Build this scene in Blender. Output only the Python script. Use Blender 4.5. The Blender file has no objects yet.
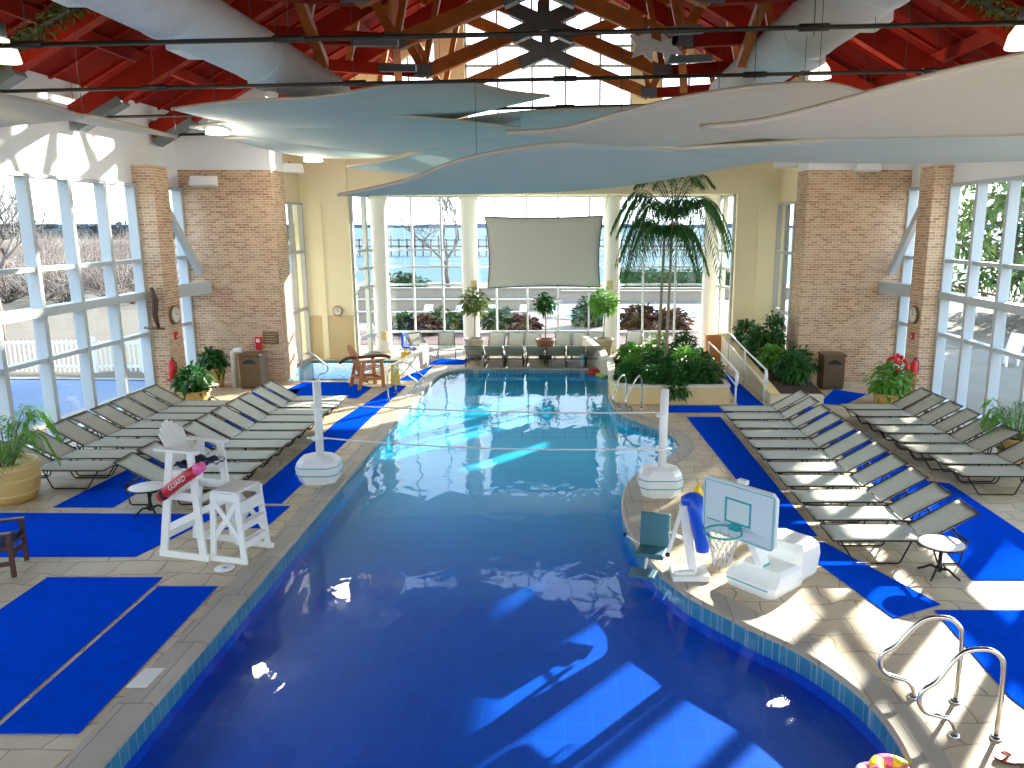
import bpy, bmesh, math, random
from mathutils import Vector, Matrix
from mathutils.geometry import tessellate_polygon
random.seed(7)
PI = math.pi
col = bpy.context.scene.collection
R = math.radians
CX = -0.6                       # centre line of the hall

# ------------------------------------------------------------------ camera model
F, PX, PY, H = 782.0, 565.0, 384.0, 4.8
PITCH = math.atan(158 / 782)
SP, CP = math.sin(PITCH), math.cos(PITCH)
def atz(u, v, z=0.0):
    """survey helper: the point at height z seen at photograph pixel u, v"""
    x = (u - PX) / F; y = (PY - v) / F
    t = (z - H) / (y * CP - SP)
    return Vector((x * t, (CP + y * SP) * t, z))
def aty(u, v, Y):
    x = (u - PX) / F; y = (PY - v) / F
    t = Y / (CP + y * SP)
    return Vector((x * t, Y, H + (y * CP - SP) * t))

# ------------------------------------------------------------------ materials
MATS = {}
def mat(name, color, rough=0.6, metal=0.0, vary=0.0, scale=8.0, bump=0.0, bscale=40.0, spec=0.5, trans=0.0, coat=0.0):
    if name in MATS: return MATS[name]
    m = bpy.data.materials.new(name); m.use_nodes = True
    nt = m.node_tree; b = nt.nodes['Principled BSDF']
    b.inputs['Roughness'].default_value = rough
    b.inputs['Metallic'].default_value = metal
    b.inputs['Specular IOR Level'].default_value = spec
    b.inputs['Coat Weight'].default_value = coat
    c = (*color, 1)
    b.inputs['Base Color'].default_value = c
    tc = nt.nodes.new('ShaderNodeTexCoord')
    if vary:
        n = nt.nodes.new('ShaderNodeTexNoise'); n.inputs['Scale'].default_value = scale; n.inputs['Detail'].default_value = 4
        nt.links.new(tc.outputs['Object'], n.inputs['Vector'])
        mx = nt.nodes.new('ShaderNodeMix'); mx.data_type = 'RGBA'
        mx.inputs['A'].default_value = tuple(min(1, k * (1 + vary)) for k in color) + (1,)
        mx.inputs['B'].default_value = tuple(k * (1 - vary) for k in color) + (1,)
        nt.links.new(n.outputs['Fac'], mx.inputs['Factor']); nt.links.new(mx.outputs['Result'], b.inputs['Base Color'])
    if bump:
        n2 = nt.nodes.new('ShaderNodeTexNoise'); n2.inputs['Scale'].default_value = bscale
        nt.links.new(tc.outputs['Object'], n2.inputs['Vector'])
        bp = nt.nodes.new('ShaderNodeBump'); bp.inputs['Strength'].default_value = bump; bp.inputs['Distance'].default_value = 0.02
        nt.links.new(n2.outputs['Fac'], bp.inputs['Height']); nt.links.new(bp.outputs['Normal'], b.inputs['Normal'])
    if trans:
        tr = nt.nodes.new('ShaderNodeBsdfTranslucent'); tr.inputs['Color'].default_value = c
        ms = nt.nodes.new('ShaderNodeMixShader'); ms.inputs[0].default_value = trans
        nt.links.new(b.outputs[0], ms.inputs[1]); nt.links.new(tr.outputs[0], ms.inputs[2])
        nt.links.new(ms.outputs[0], nt.nodes['Material Output'].inputs['Surface'])
    MATS[name] = m
    return m

def wall_uv(nt):
    """brickwork coordinates for upright faces: along the wall, up the wall"""
    g = nt.nodes.new('ShaderNodeNewGeometry'); s = nt.nodes.new('ShaderNodeSeparateXYZ')
    nt.links.new(g.outputs['Position'], s.inputs[0])
    a = nt.nodes.new('ShaderNodeMath'); a.operation = 'ADD'
    nt.links.new(s.outputs[0], a.inputs[0]); nt.links.new(s.outputs[1], a.inputs[1])
    c = nt.nodes.new('ShaderNodeCombineXYZ')
    nt.links.new(a.outputs[0], c.inputs[0]); nt.links.new(s.outputs[2], c.inputs[1])
    return c

def brick_mat():
    m = bpy.data.materials.new('brickwork'); m.use_nodes = True; nt = m.node_tree; b = nt.nodes['Principled BSDF']
    b.inputs['Roughness'].default_value = 0.85
    c = wall_uv(nt)
    k = nt.nodes.new('ShaderNodeTexBrick')
    k.inputs['Scale'].default_value = 1.0
    k.inputs['Brick Width'].default_value = 0.22; k.inputs['Row Height'].default_value = 0.075
    k.inputs['Mortar Size'].default_value = 0.008; k.inputs['Mortar Smooth'].default_value = 0.2
    k.inputs['Color1'].default_value = (0.60, 0.39, 0.23, 1); k.inputs['Color2'].default_value = (0.34, 0.16, 0.085, 1)
    k.inputs['Mortar'].default_value = (0.78, 0.68, 0.50, 1); k.inputs['Bias'].default_value = -0.1
    nt.links.new(c.outputs[0], k.inputs['Vector'])
    n = nt.nodes.new('ShaderNodeTexNoise'); n.inputs['Scale'].default_value = 0.9; n.inputs['Detail'].default_value = 5
    nt.links.new(c.outputs[0], n.inputs['Vector'])
    mx = nt.nodes.new('ShaderNodeMix'); mx.data_type = 'RGBA'; mx.inputs['B'].default_value = (0.76, 0.60, 0.43, 1)
    r = nt.nodes.new('ShaderNodeMapRange'); r.inputs[1].default_value = .4; r.inputs[2].default_value = .75; r.inputs[4].default_value = .32
    nt.links.new(n.outputs['Fac'], r.inputs[0]); nt.links.new(r.outputs[0], mx.inputs['Factor'])
    nt.links.new(k.outputs['Color'], mx.inputs['A']); nt.links.new(mx.outputs['Result'], b.inputs['Base Color'])
    bp = nt.nodes.new('ShaderNodeBump'); bp.inputs['Strength'].default_value = .4; bp.inputs['Distance'].default_value = .01; bp.invert = True
    nt.links.new(k.outputs['Fac'], bp.inputs['Height']); nt.links.new(bp.outputs['Normal'], b.inputs['Normal'])
    return m

def grid_tiles(name, c1, c2, mortar, w, h, msize, rough=0.5, distort=0.0, vary=0.25, offset=0.5):
    m = bpy.data.materials.new(name); m.use_nodes = True; nt = m.node_tree; b = nt.nodes['Principled BSDF']
    b.inputs['Roughness'].default_value = rough
    g = nt.nodes.new('ShaderNodeNewGeometry')
    v = g.outputs['Position']
    if distort:
        n0 = nt.nodes.new('ShaderNodeTexNoise'); n0.inputs['Scale'].default_value = 1.1
        nt.links.new(v, n0.inputs['Vector'])
        sc = nt.nodes.new('ShaderNodeVectorMath'); sc.operation = 'SCALE'; sc.inputs['Scale'].default_value = distort
        nt.links.new(n0.outputs['Color'], sc.inputs[0])
        ad = nt.nodes.new('ShaderNodeVectorMath'); ad.operation = 'ADD'
        nt.links.new(v, ad.inputs[0]); nt.links.new(sc.outputs[0], ad.inputs[1]); v = ad.outputs[0]
    k = nt.nodes.new('ShaderNodeTexBrick'); k.inputs['Scale'].default_value = 1
    k.inputs['Brick Width'].default_value = w; k.inputs['Row Height'].default_value = h; k.inputs['Mortar Size'].default_value = msize
    k.offset = offset
    k.inputs['Color1'].default_value = (*c1, 1); k.inputs['Color2'].default_value = (*c2, 1); k.inputs['Mortar'].default_value = (*mortar, 1)
    nt.links.new(v, k.inputs['Vector'])
    n = nt.nodes.new('ShaderNodeTexNoise'); n.inputs['Scale'].default_value = 1.6; n.inputs['Detail'].default_value = 6
    nt.links.new(g.outputs['Position'], n.inputs['Vector'])
    hs = nt.nodes.new('ShaderNodeHueSaturation')
    r = nt.nodes.new('ShaderNodeMapRange'); r.inputs[3].default_value = 1 - vary; r.inputs[4].default_value = 1 + vary
    nt.links.new(n.outputs['Fac'], r.inputs[0]); nt.links.new(r.outputs[0], hs.inputs['Value'])
    nt.links.new(k.outputs['Color'], hs.inputs['Color']); nt.links.new(hs.outputs['Color'], b.inputs['Base Color'])
    return m

def glass_mat(name='window_pane', tint=(0.96, 0.98, 0.98), refl=0.05):
    m = bpy.data.materials.new(name); m.use_nodes = True; nt = m.node_tree; nt.nodes.remove(nt.nodes['Principled BSDF'])
    t = nt.nodes.new('ShaderNodeBsdfTransparent'); t.inputs[0].default_value = (*tint, 1)
    g = nt.nodes.new('ShaderNodeBsdfGlossy'); g.inputs['Roughness'].default_value = 0.02
    ms = nt.nodes.new('ShaderNodeMixShader'); ms.inputs[0].default_value = refl
    nt.links.new(t.outputs[0], ms.inputs[1]); nt.links.new(g.outputs[0], ms.inputs[2])
    nt.links.new(ms.outputs[0], nt.nodes['Material Output'].inputs['Surface'])
    return m

def water_mat(name, absorb, density, bump=0.25, scale=1.3):
    m = bpy.data.materials.new(name); m.use_nodes = True; nt = m.node_tree; nt.nodes.remove(nt.nodes['Principled BSDF'])
    t = nt.nodes.new('ShaderNodeBsdfTransparent')
    g = nt.nodes.new('ShaderNodeBsdfGlossy'); g.inputs['Roughness'].default_value = 0.03
    ms = nt.nodes.new('ShaderNodeMixShader')
    geo = nt.nodes.new('ShaderNodeNewGeometry')
    mp = nt.nodes.new('ShaderNodeMapping'); mp.inputs['Scale'].default_value = (1, 0.55, 1)
    nt.links.new(geo.outputs['Position'], mp.inputs[0])
    n = nt.nodes.new('ShaderNodeTexNoise'); n.inputs['Scale'].default_value = scale; n.inputs['Detail'].default_value = 2.5; n.inputs['Distortion'].default_value = .6
    nt.links.new(mp.outputs[0], n.inputs['Vector'])
    bp = nt.nodes.new('ShaderNodeBump'); bp.inputs['Strength'].default_value = bump; bp.inputs['Distance'].default_value = 0.06
    nt.links.new(n.outputs['Fac'], bp.inputs['Height'])
    nt.links.new(bp.outputs[0], g.inputs['Normal'])
    # Schlick reflectance, the same from above and below
    dt = nt.nodes.new('ShaderNodeVectorMath'); dt.operation = 'DOT_PRODUCT'
    nt.links.new(geo.outputs['Incoming'], dt.inputs[0]); nt.links.new(bp.outputs[0], dt.inputs[1])
    def mth(op, a, b_=None, clamp=False):
        q = nt.nodes.new('ShaderNodeMath'); q.operation = op; q.use_clamp = clamp
        for i, v in enumerate((a, b_)):
            if v is None: continue
            if isinstance(v, (int, float)): q.inputs[i].default_value = v
            else: nt.links.new(v, q.inputs[i])
        return q.outputs[0]
    ab = mth('ABSOLUTE', dt.outputs['Value']); om = mth('SUBTRACT', 1.0, ab, True); pw = mth('POWER', om, 5.0); fres = mth('MULTIPLY_ADD', pw, 0.72); fres.node.inputs[2].default_value = 0.02
    nt.links.new(fres, ms.inputs[0]); nt.links.new(t.outputs[0], ms.inputs[1]); nt.links.new(g.outputs[0], ms.inputs[2])
    nt.links.new(ms.outputs[0], nt.nodes['Material Output'].inputs['Surface'])
    va = nt.nodes.new('ShaderNodeVolumeAbsorption'); va.inputs['Color'].default_value = (*absorb, 1); va.inputs['Density'].default_value = density
    nt.links.new(va.outputs[0], nt.nodes['Material Output'].inputs['Volume'])
    return m

M_BRICK = brick_mat()
M_DECK = grid_tiles('deck_stone', (0.62, 0.52, 0.36), (0.52, 0.43, 0.29), (0.34, 0.26, 0.16), 0.62, 0.42, 0.012, 0.55, 0.5, 0.3)
M_COPE = grid_tiles('coping_stone', (0.46, 0.42, 0.35), (0.40, 0.36, 0.29), (0.26, 0.22, 0.17), 0.3, 1.2, 0.008, 0.6, 0.0, 0.2)
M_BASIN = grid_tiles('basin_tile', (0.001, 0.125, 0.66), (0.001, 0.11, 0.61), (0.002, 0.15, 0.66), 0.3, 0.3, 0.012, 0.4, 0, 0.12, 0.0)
def basin_depth_tint(m):
    # water-depth darkening painted into the tile colour: royal blue near, aqua far, blended between
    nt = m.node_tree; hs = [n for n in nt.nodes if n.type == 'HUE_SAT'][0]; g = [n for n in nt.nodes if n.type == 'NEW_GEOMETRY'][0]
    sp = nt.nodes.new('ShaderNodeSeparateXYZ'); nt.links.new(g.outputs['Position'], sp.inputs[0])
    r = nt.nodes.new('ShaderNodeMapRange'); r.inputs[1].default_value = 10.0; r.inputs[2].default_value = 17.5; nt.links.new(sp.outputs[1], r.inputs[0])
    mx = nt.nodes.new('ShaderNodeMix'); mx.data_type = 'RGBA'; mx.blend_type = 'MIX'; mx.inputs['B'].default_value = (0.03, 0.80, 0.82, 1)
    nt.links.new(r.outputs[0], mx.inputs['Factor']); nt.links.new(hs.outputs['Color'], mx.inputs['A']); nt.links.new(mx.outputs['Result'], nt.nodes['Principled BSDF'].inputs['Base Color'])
basin_depth_tint(M_BASIN)
M_BASINFAR = grid_tiles('basin_far_tile', (0.03, 0.82, 0.82), (0.03, 0.77, 0.78), (0.01, 0.58, 0.66), 0.55, 0.4, 0.02, 0.4, 0, 0.1, 0.0)  # far end of the painted water-depth tint
M_BAND = grid_tiles('waterline_tile', (0.10, 0.42, 0.50), (0.05, 0.32, 0.44), (0.5, 0.6, 0.6), 0.15, 0.15, 0.006, 0.3, 0, 0.1, 0)
M_GLASS = glass_mat()
M_WATER = water_mat('pool_water', (0.01, 0.60, 0.97), 0.55, 0.22, 1.5)
M_PLAS = mat('white_plaster', (0.84, 0.87, 0.87), 0.85, vary=0.03, scale=1.5)
M_CREAM = mat('cream_plaster', (0.90, 0.84, 0.57), 0.85, vary=0.05, scale=1.0)
M_TAN = mat('tan_plaster', (0.62, 0.50, 0.27), 0.8, vary=0.08, scale=2)
M_FRAME = mat('white_window_frame', (0.50, 0.55, 0.56), 0.45)
M_COLUMN = mat('white_column_paint', (0.80, 0.80, 0.75), 0.5)
M_RED = mat('red_stained_timber', (0.34, 0.018, 0.006), 0.6, vary=0.5, scale=1.4, spec=.15)
M_DECKRED = mat('red_roof_boards', (0.24, 0.010, 0.004), 0.7, vary=0.45, scale=1.0, spec=.1)
M_ORANGE = mat('orange_stained_timber', (0.60, 0.17, 0.025), 0.5, vary=0.45, scale=2.5)
M_STEEL = mat('grey_steel_plate', (0.20, 0.23, 0.23), 0.45, 0.4, vary=.2)
M_ROD = mat('dark_tie_rod', (0.06, 0.055, 0.04), 0.4, 0.5)
M_DUCT = mat('white_spiral_duct', (0.90, 0.93, 0.90), 0.5)
M_SAILB = mat('pale_blue_sail_cloth', (0.72, 0.78, 0.75), 0.8, vary=.04, scale=1.0, trans=0.25)
M_SAILC = mat('cream_sail_cloth', (0.86, 0.81, 0.68), 0.8, vary=.03, scale=1.0, trans=0.25)
M_HEM = mat('sail_hem', (0.80, 0.72, 0.56), 0.7)
M_MAT = mat('blue_deck_matting', (0.002, 0.068, 0.66), 0.9, vary=0.2, scale=5, bump=0.4, bscale=60, spec=0.0)
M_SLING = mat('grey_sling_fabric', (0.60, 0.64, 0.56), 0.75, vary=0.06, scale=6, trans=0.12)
M_SLINGD = mat('shaded_sling_fabric', (0.46, 0.44, 0.34), 0.75, vary=0.08, scale=6, trans=0.1)  # same sling, darkened: shade on the backlit rows painted into the colour
M_DARK = mat('dark_bronze_metal', (0.025, 0.022, 0.018), 0.4, 0.6)
M_WHITE = mat('white_plastic', (0.84, 0.86, 0.84), 0.4, vary=.03, scale=3)
M_WWOOD = mat('white_painted_timber', (0.84, 0.85, 0.80), 0.55, vary=.05, scale=6)
M_TEAL = mat('teal_plastic', (0.02, 0.42, 0.45), 0.4)
M_BLUEPL = mat('blue_vinyl_cover', (0.01, 0.09, 0.62), 0.35)
M_YEL = mat('yellow_plastic', (0.86, 0.60, 0.03), 0.4)
M_SEATTEAL = mat('dusty_teal_seat', (0.04, 0.15, 0.19), 0.5)
M_CHROME = mat('brushed_stainless', (0.62, 0.62, 0.60), 0.22, 1.0)
M_TABLE = mat('pale_table_top', (0.72, 0.74, 0.70), 0.35)
M_POTY = mat('yellow_glazed_pot', (0.72, 0.48, 0.16), 0.45, vary=.15, scale=4)
M_POTG = mat('grey_stone_pot', (0.30, 0.29, 0.23), 0.6, vary=.1)
M_POTD = mat('dark_clay_pot', (0.22, 0.10, 0.06), 0.6, vary=.2)
M_SOIL = mat('potting_soil', (0.06, 0.035, 0.02), 0.95, vary=.3, bump=.8)
M_LEAF = mat('dark_green_leaf', (0.03, 0.14, 0.025), 0.5, vary=.5, scale=3, trans=0.3)
M_LEAFL = mat('bright_green_leaf', (0.14, 0.36, 0.05), 0.5, vary=.4, scale=3, trans=0.35)
M_LEAFO = mat('olive_green_leaf', (0.16, 0.24, 0.06), 0.6, vary=.4, scale=3, trans=0.3)
M_TRUNK = mat('palm_trunk', (0.30, 0.25, 0.16), 0.8, vary=.3, scale=9)
M_BARK = mat('grey_bark', (0.16, 0.13, 0.11), 0.9, vary=.3)
M_WOODB = mat('dark_brown_wood', (0.07, 0.025, 0.012), 0.45, vary=.3)
M_WOODO = mat('orange_cedar', (0.55, 0.22, 0.07), 0.55, vary=.25, scale=5)
M_BIN = mat('brown_bin_panel', (0.14, 0.085, 0.035), 0.5, vary=.15)
M_BLACK = mat('black_plastic', (0.012, 0.012, 0.012), 0.5)
M_REDP = mat('red_enamel', (0.65, 0.015, 0.015), 0.35)
M_REDV = mat('dark_red_vinyl', (0.50, 0.015, 0.03), 0.4)
M_PINK = mat('pink_foam', (0.85, 0.12, 0.35), 0.5)
M_SCREEN = mat('grey_screen_cloth', (0.70, 0.71, 0.63), 0.8, vary=.03, scale=1, trans=0.04)
M_STONE = mat('buff_stone_wall', (0.78, 0.60, 0.28), 0.7, vary=.12, scale=2.5)
M_STONEO = mat('outdoor_wall_cap', (0.30, 0.26, 0.20), 0.7, vary=.1)
M_STONEC = mat('pale_wall_cap', (0.76, 0.70, 0.56), 0.6, vary=.08)
M_SAND = mat('tan_ground', (0.13, 0.10, 0.062), 0.9, vary=.25, scale=.35)
M_CONC = mat('pale_concrete', (0.17, 0.142, 0.105), 0.8, vary=.2, scale=.5)
M_SEA = mat('sea_water', (0.065, 0.125, 0.14), 0.7, vary=.15, scale=.05, spec=.1)
M_BRICKPAVE = mat('red_brick_paving', (0.13, 0.07, 0.055), 0.8, vary=.3, scale=2)
M_HEDGE = mat('hedge_leaf', (0.04, 0.10, 0.03), 0.7, vary=.5, scale=2)
M_FAR = mat('distant_woods', (0.075, 0.095, 0.095), 0.9, vary=.4, scale=.3)
M_POOLOUT = mat('outdoor_pool_water', (0.012, 0.085, 0.19), 0.5, vary=.2, scale=1.5)
M_CLOCK = mat('bronze_clock_rim', (0.22, 0.13, 0.05), 0.4, .5)
M_FACE = mat('clock_face', (0.75, 0.72, 0.62), 0.5)
M_NET = mat('white_net_cord', (0.80, 0.80, 0.76), 0.7)

# ------------------------------------------------------------------ mesh builder
class MB:
    def __init__(s): s.v = []; s.f = []; s.sm = []; s.mi = []; s.cur = 0
    def add(s, vs, fs, smooth=False):
        o = len(s.v); s.v += [tuple(p) for p in vs]
        for f in fs: s.f.append([i + o for i in f]); s.sm.append(smooth); s.mi.append(s.cur)
        return s
    def box(s, a, b):
        x0, y0, z0 = a; x1, y1, z1 = b
        return s.add([(x0,y0,z0),(x1,y0,z0),(x1,y1,z0),(x0,y1,z0),(x0,y0,z1),(x1,y0,z1),(x1,y1,z1),(x0,y1,z1)],
                     [(0,3,2,1),(4,5,6,7),(0,1,5,4),(1,2,6,5),(2,3,7,6),(3,0,4,7)])
    def cbox(s, c, d): return s.box([c[i]-d[i]/2 for i in range(3)], [c[i]+d[i]/2 for i in range(3)])
    def bar(s, p, q, w, d, up=(0,0,1)):
        p, q = Vector(p), Vector(q); t = (q-p).normalized(); u = Vector(up)
        if abs(t.dot(u)) > .98: u = Vector((0,1,0))
        a = t.cross(u).normalized(); b = a.cross(t).normalized()
        vs = [e + a*sx*w/2 + b*sz*d/2 for e in (p, q) for sx, sz in ((-1,-1),(1,-1),(1,1),(-1,1))]
        return s.add(vs, [(0,1,2,3),(7,6,5,4),(0,4,5,1),(1,5,6,2),(2,6,7,3),(3,7,4,0)])
    def tube(s, pts, r, n=8, closed=False):
        pts = [Vector(p) for p in pts]; L = len(pts); rs = r if isinstance(r, (list, tuple)) else [r]*L
        vs = []; prev = None
        for i, p in enumerate(pts):
            if closed: t = pts[(i+1) % L] - pts[i-1]
            else: t = pts[min(i+1, L-1)] - pts[max(i-1, 0)]
            t.normalize()
            if prev is None:
                a = t.orthogonal().normalized()
            else:
                a = prev - t*prev.dot(t)
                a = a.normalized() if a.length > 1e-6 else t.orthogonal().normalized()
            prev = a; b = t.cross(a)
            for k in range(n): vs.append(p + (a*math.cos(2*PI*k/n) + b*math.sin(2*PI*k/n))*rs[i])
        fs = []
        for i in range(L if closed else L-1):
            j = (i+1) % L
            for k in range(n): fs.append((i*n+k, i*n+(k+1)%n, j*n+(k+1)%n, j*n+k))
        s.add(vs, fs, True)
        if not closed:
            o = len(s.v) - L*n
            s.f += [[o+k for k in reversed(range(n))], [o+(L-1)*n+k for k in range(n)]]; s.sm += [False, False]; s.mi += [s.cur]*2
        return s
    def lathe(s, prof, c=(0,0,0), n=24, smooth=True):
        vs = []; fs = []
        for r, z in prof:
            for k in range(n): vs.append((c[0]+r*math.cos(2*PI*k/n), c[1]+r*math.sin(2*PI*k/n), c[2]+z))
        L = len(prof)
        for i in range(L-1):
            for k in range(n): fs.append((i*n+k, i*n+(k+1)%n, (i+1)*n+(k+1)%n, (i+1)*n+k))
        s.add(vs, fs, smooth); o = len(s.v) - L*n
        s.f += [[o+k for k in reversed(range(n))], [o+(L-1)*n+k for k in range(n)]]; s.sm += [False]*2; s.mi += [s.cur]*2
        return s
    def prism(s, poly, z0, z1, smooth=False):
        n = len(poly); vs = [(p[0], p[1], z0) for p in poly] + [(p[0], p[1], z1) for p in poly]
        tr = tessellate_polygon([[Vector((p[0], p[1], 0)) for p in poly]])
        fs = []
        area = sum(poly[i][0]*poly[(i+1)%n][1]-poly[(i+1)%n][0]*poly[i][1] for i in range(n))
        for t in tr:
            a, b, c = t
            cr = (poly[b][0]-poly[a][0])*(poly[c][1]-poly[a][1])-(poly[b][1]-poly[a][1])*(poly[c][0]-poly[a][0])
            if cr < 0: b, c = c, b
            fs += [(a+n, b+n, c+n), (a, c, b)]
        for i in range(n):
            j = (i+1) % n
            fs.append((i, j, j+n, i+n) if area > 0 else (j, i, i+n, j+n))
        return s.add(vs, fs, smooth)
    def panel(s, poly3, th):
        """flat convex outline in space with thickness"""
        P = [Vector(p) for p in poly3]; nrm = (P[1]-P[0]).cross(P[2]-P[1]).normalized()*th/2; n = len(P)
        vs = [p+nrm for p in P] + [p-nrm for p in P]
        fs = [list(range(n)), list(reversed(range(n, 2*n)))] + [(i, i+n, (i+1)%n+n, (i+1)%n) for i in range(n)]
        return s.add(vs, fs)
    def sheet(s, rows, th=0.0, smooth=True):
        n = len(rows[0]); L = len(rows); vs = [Vector(p) for r in rows for p in r]
        fs = [(i*n+k, i*n+k+1, (i+1)*n+k+1, (i+1)*n+k) for i in range(L-1) for k in range(n-1)]
        if not th: return s.add(vs, fs, smooth)
        V2 = vs + [v - Vector((0,0,th)) for v in vs]; o = n*L
        f2 = fs + [tuple(reversed([a+o for a in f])) for f in fs]
        for k in range(n-1):
            f2.append((k+1, k, k+o, k+1+o)); a = (L-1)*n+k; f2.append((a, a+1, a+1+o, a+o))
        for i in range(L-1):
            a = i*n; f2.append((a, a+n, a+n+o, a+o)); b = i*n+n-1; f2.append((b+n, b, b+o, b+n+o))
        return s.add(V2, f2, smooth)
    def ball(s, c, r, n=12, m=8):
        r = r if isinstance(r, (tuple, list)) else (r, r, r)
        vs = [(c[0], c[1], c[2]-r[2])]; fs = []
        for i in range(1, m):
            a = PI*i/m - PI/2
            for k in range(n): vs.append((c[0]+r[0]*math.cos(a)*math.cos(2*PI*k/n), c[1]+r[1]*math.cos(a)*math.sin(2*PI*k/n), c[2]+r[2]*math.sin(a)))
        vs.append((c[0], c[1], c[2]+r[2])); T = len(vs)-1
        for k in range(n): fs.append((0, 1+(k+1)%n, 1+k)); fs.append((T, 1+(m-2)*n+k, 1+(m-2)*n+(k+1)%n))
        for i in range(m-2):
            for k in range(n): fs.append((1+i*n+k, 1+i*n+(k+1)%n, 1+(i+1)*n+(k+1)%n, 1+(i+1)*n+k))
        return s.add(vs, fs, True)
    def build(s, name, m, parent=None, bevel=0.0):
        me = bpy.data.meshes.new(name); me.from_pydata(s.v, [], s.f)
        me.polygons.foreach_set('use_smooth', s.sm)
        ms = m if isinstance(m, (list, tuple)) else [m]
        for q in ms: me.materials.append(q)
        if len(ms) > 1: me.polygons.foreach_set('material_index', s.mi)
        me.update()
        o = bpy.data.objects.new(name, me); col.objects.link(o)
        if parent is not None: o.parent = parent
        if bevel:
            bv = o.modifiers.new('soft_edge', 'BEVEL'); bv.width = bevel; bv.segments = 2; bv.limit_method = 'ANGLE'
        return o

def tag(o, label, cat, group=None, kind=None):
    o['label'] = label; o['category'] = cat
    if group: o['group'] = group
    if kind: o['kind'] = kind
    return o
def thing(name, label, cat, loc=(0,0,0), rz=0.0, group=None, scale=1.0):
    o = bpy.data.objects.new(name, None); col.objects.link(o); o.empty_display_size = .2
    o.location = loc; o.rotation_euler = (0, 0, rz); o.scale = (scale,)*3
    return tag(o, label, cat, group)
def struct(mb, name, m, parent=None, **k):
    o = mb.build(name, m, parent, **k)
    if parent is None: o['kind'] = 'structure'
    return o
def dup(root, loc, rz, label, sc=None):
    def cp(o, par):
        c = o.copy(); col.objects.link(c)
        if par is not None: c.parent = par
        for ch in list(o.children): cp(ch, c)
        return c
    r = cp(root, None); r.location = loc; r.rotation_euler = (0, 0, rz); r['label'] = label
    if sc: r.scale = (sc,)*3
    return r
def catmull(pts, n=6, closed=False):
    P = [Vector(p) for p in pts]; L = len(P); out = []
    for i in range(L if closed else L-1):
        if closed: a, b, c, d = P[i-1], P[i], P[(i+1)%L], P[(i+2)%L]
        else: a, b, c, d = P[max(i-1,0)], P[i], P[i+1], P[min(i+2,L-1)]
        for k in range(n):
            t = k/n
            out.append(0.5*((2*b)+(c-a)*t+(2*a-5*b+4*c-d)*t*t+(3*b-a-3*c+d)*t**3))
    if not closed: out.append(P[-1])
    return out

ORD = ['first','second','third','fourth','fifth','sixth','seventh','eighth','ninth','tenth','eleventh','twelfth','thirteenth']

# ================================================================== THE SETTING
# ---- pool outline
pool_ctrl = [(-4.22,3.2),(-4.24,6),(-4.24,10),(-4.24,14),(-4.22,18),(-4.20,22),(-4.18,24.6),(-4.02,25.7),(-3.5,26.3),(-2.6,26.42),(-1,26.42),(0.6,26.4),
             (1.25,26.2),(1.45,25.2),(1.33,23.2),(1.27,21.6),(1.42,20.1),(1.95,18.9),(2.50,17.8),(2.55,16.8),(2.1,15.8),(1.5,14.95),(1.13,13.9),(1.0,12.6),(1.13,11.2),
             (1.52,9.9),(2.15,8.95),(2.72,8.25),(3.08,7.5),(3.2,6.8),(3.1,6.0),(2.7,5.0),(2.0,4.0),(0.8,3.2),(-1.2,2.9),(-3.2,2.85)]
pool = [(p.x, p.y) for p in catmull([(a, b, 0) for a, b in pool_ctrl], 5, True)]
def offset(poly, d):
    n = len(poly); out = []
    for i in range(n):
        a, b = Vector(poly[i-1]), Vector(poly[(i+1) % n]); t = (b-a).normalized()
        out.append((poly[i][0] + t.y*d*-1, poly[i][1] + t.x*d))
    return out
area = sum(pool[i][0]*pool[(i+1)%len(pool)][1]-pool[(i+1)%len(pool)][0]*pool[i][1] for i in range(len(pool)))
sgn = -1 if area > 0 else 1          # offset() moves left of travel; make +d outward
def out_(d): return offset(pool, d*sgn)
spa = [(-9.2,24.3),(-6.6,24.3),(-5.9,24.9),(-5.45,25.8),(-5.25,26.9),(-5.6,28.1),(-9.2,28.1)]
outer = [(-11.75,-6),(10.6,-6),(10.6,31),(-11.75,31)]
def holed(mb, rings, z):
    vs = []; 
    for r in rings: vs += [Vector((p[0], p[1], 0)) for p in r]
    tr = tessellate_polygon([[Vector((p[0], p[1], 0)) for p in r] for r in rings])
    fs = []
    for a, b, c in tr:
        cr = (vs[b]-vs[a]).cross(vs[c]-vs[a]).z
        fs.append((a, b, c) if cr > 0 else (a, c, b))
    mb.add([(v.x, v.y, z) for v in vs], fs); return mb
def ring_strip(mb, A, za, B, zb, smooth=False):
    n = len(A)
    mb.add([(p[0], p[1], za) for p in A] + [(p[0], p[1], zb) for p in B], [(i, (i+1)%n, (i+1)%n+n, i+n) for i in range(n)], smooth)
cope_out = out_(0.34)
mb = MB(); holed(mb, [outer, cope_out, spa], 0.0)
struct(mb, 'floor', M_DECK)
# coping kerb round the pool
mb = MB()
ring_strip(mb, cope_out, 0.0, cope_out, 0.012); ring_strip(mb, cope_out, 0.012, out_(0.0), 0.012); ring_strip(mb, out_(0.0), 0.012, out_(-0.03), -0.01)
ring_strip(mb, out_(-0.03), -0.01, out_(-0.03), -0.05); ring_strip(mb, out_(-0.03), -0.05, out_(0.02), -0.05)
struct(mb, 'trim_1', M_COPE)
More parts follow.
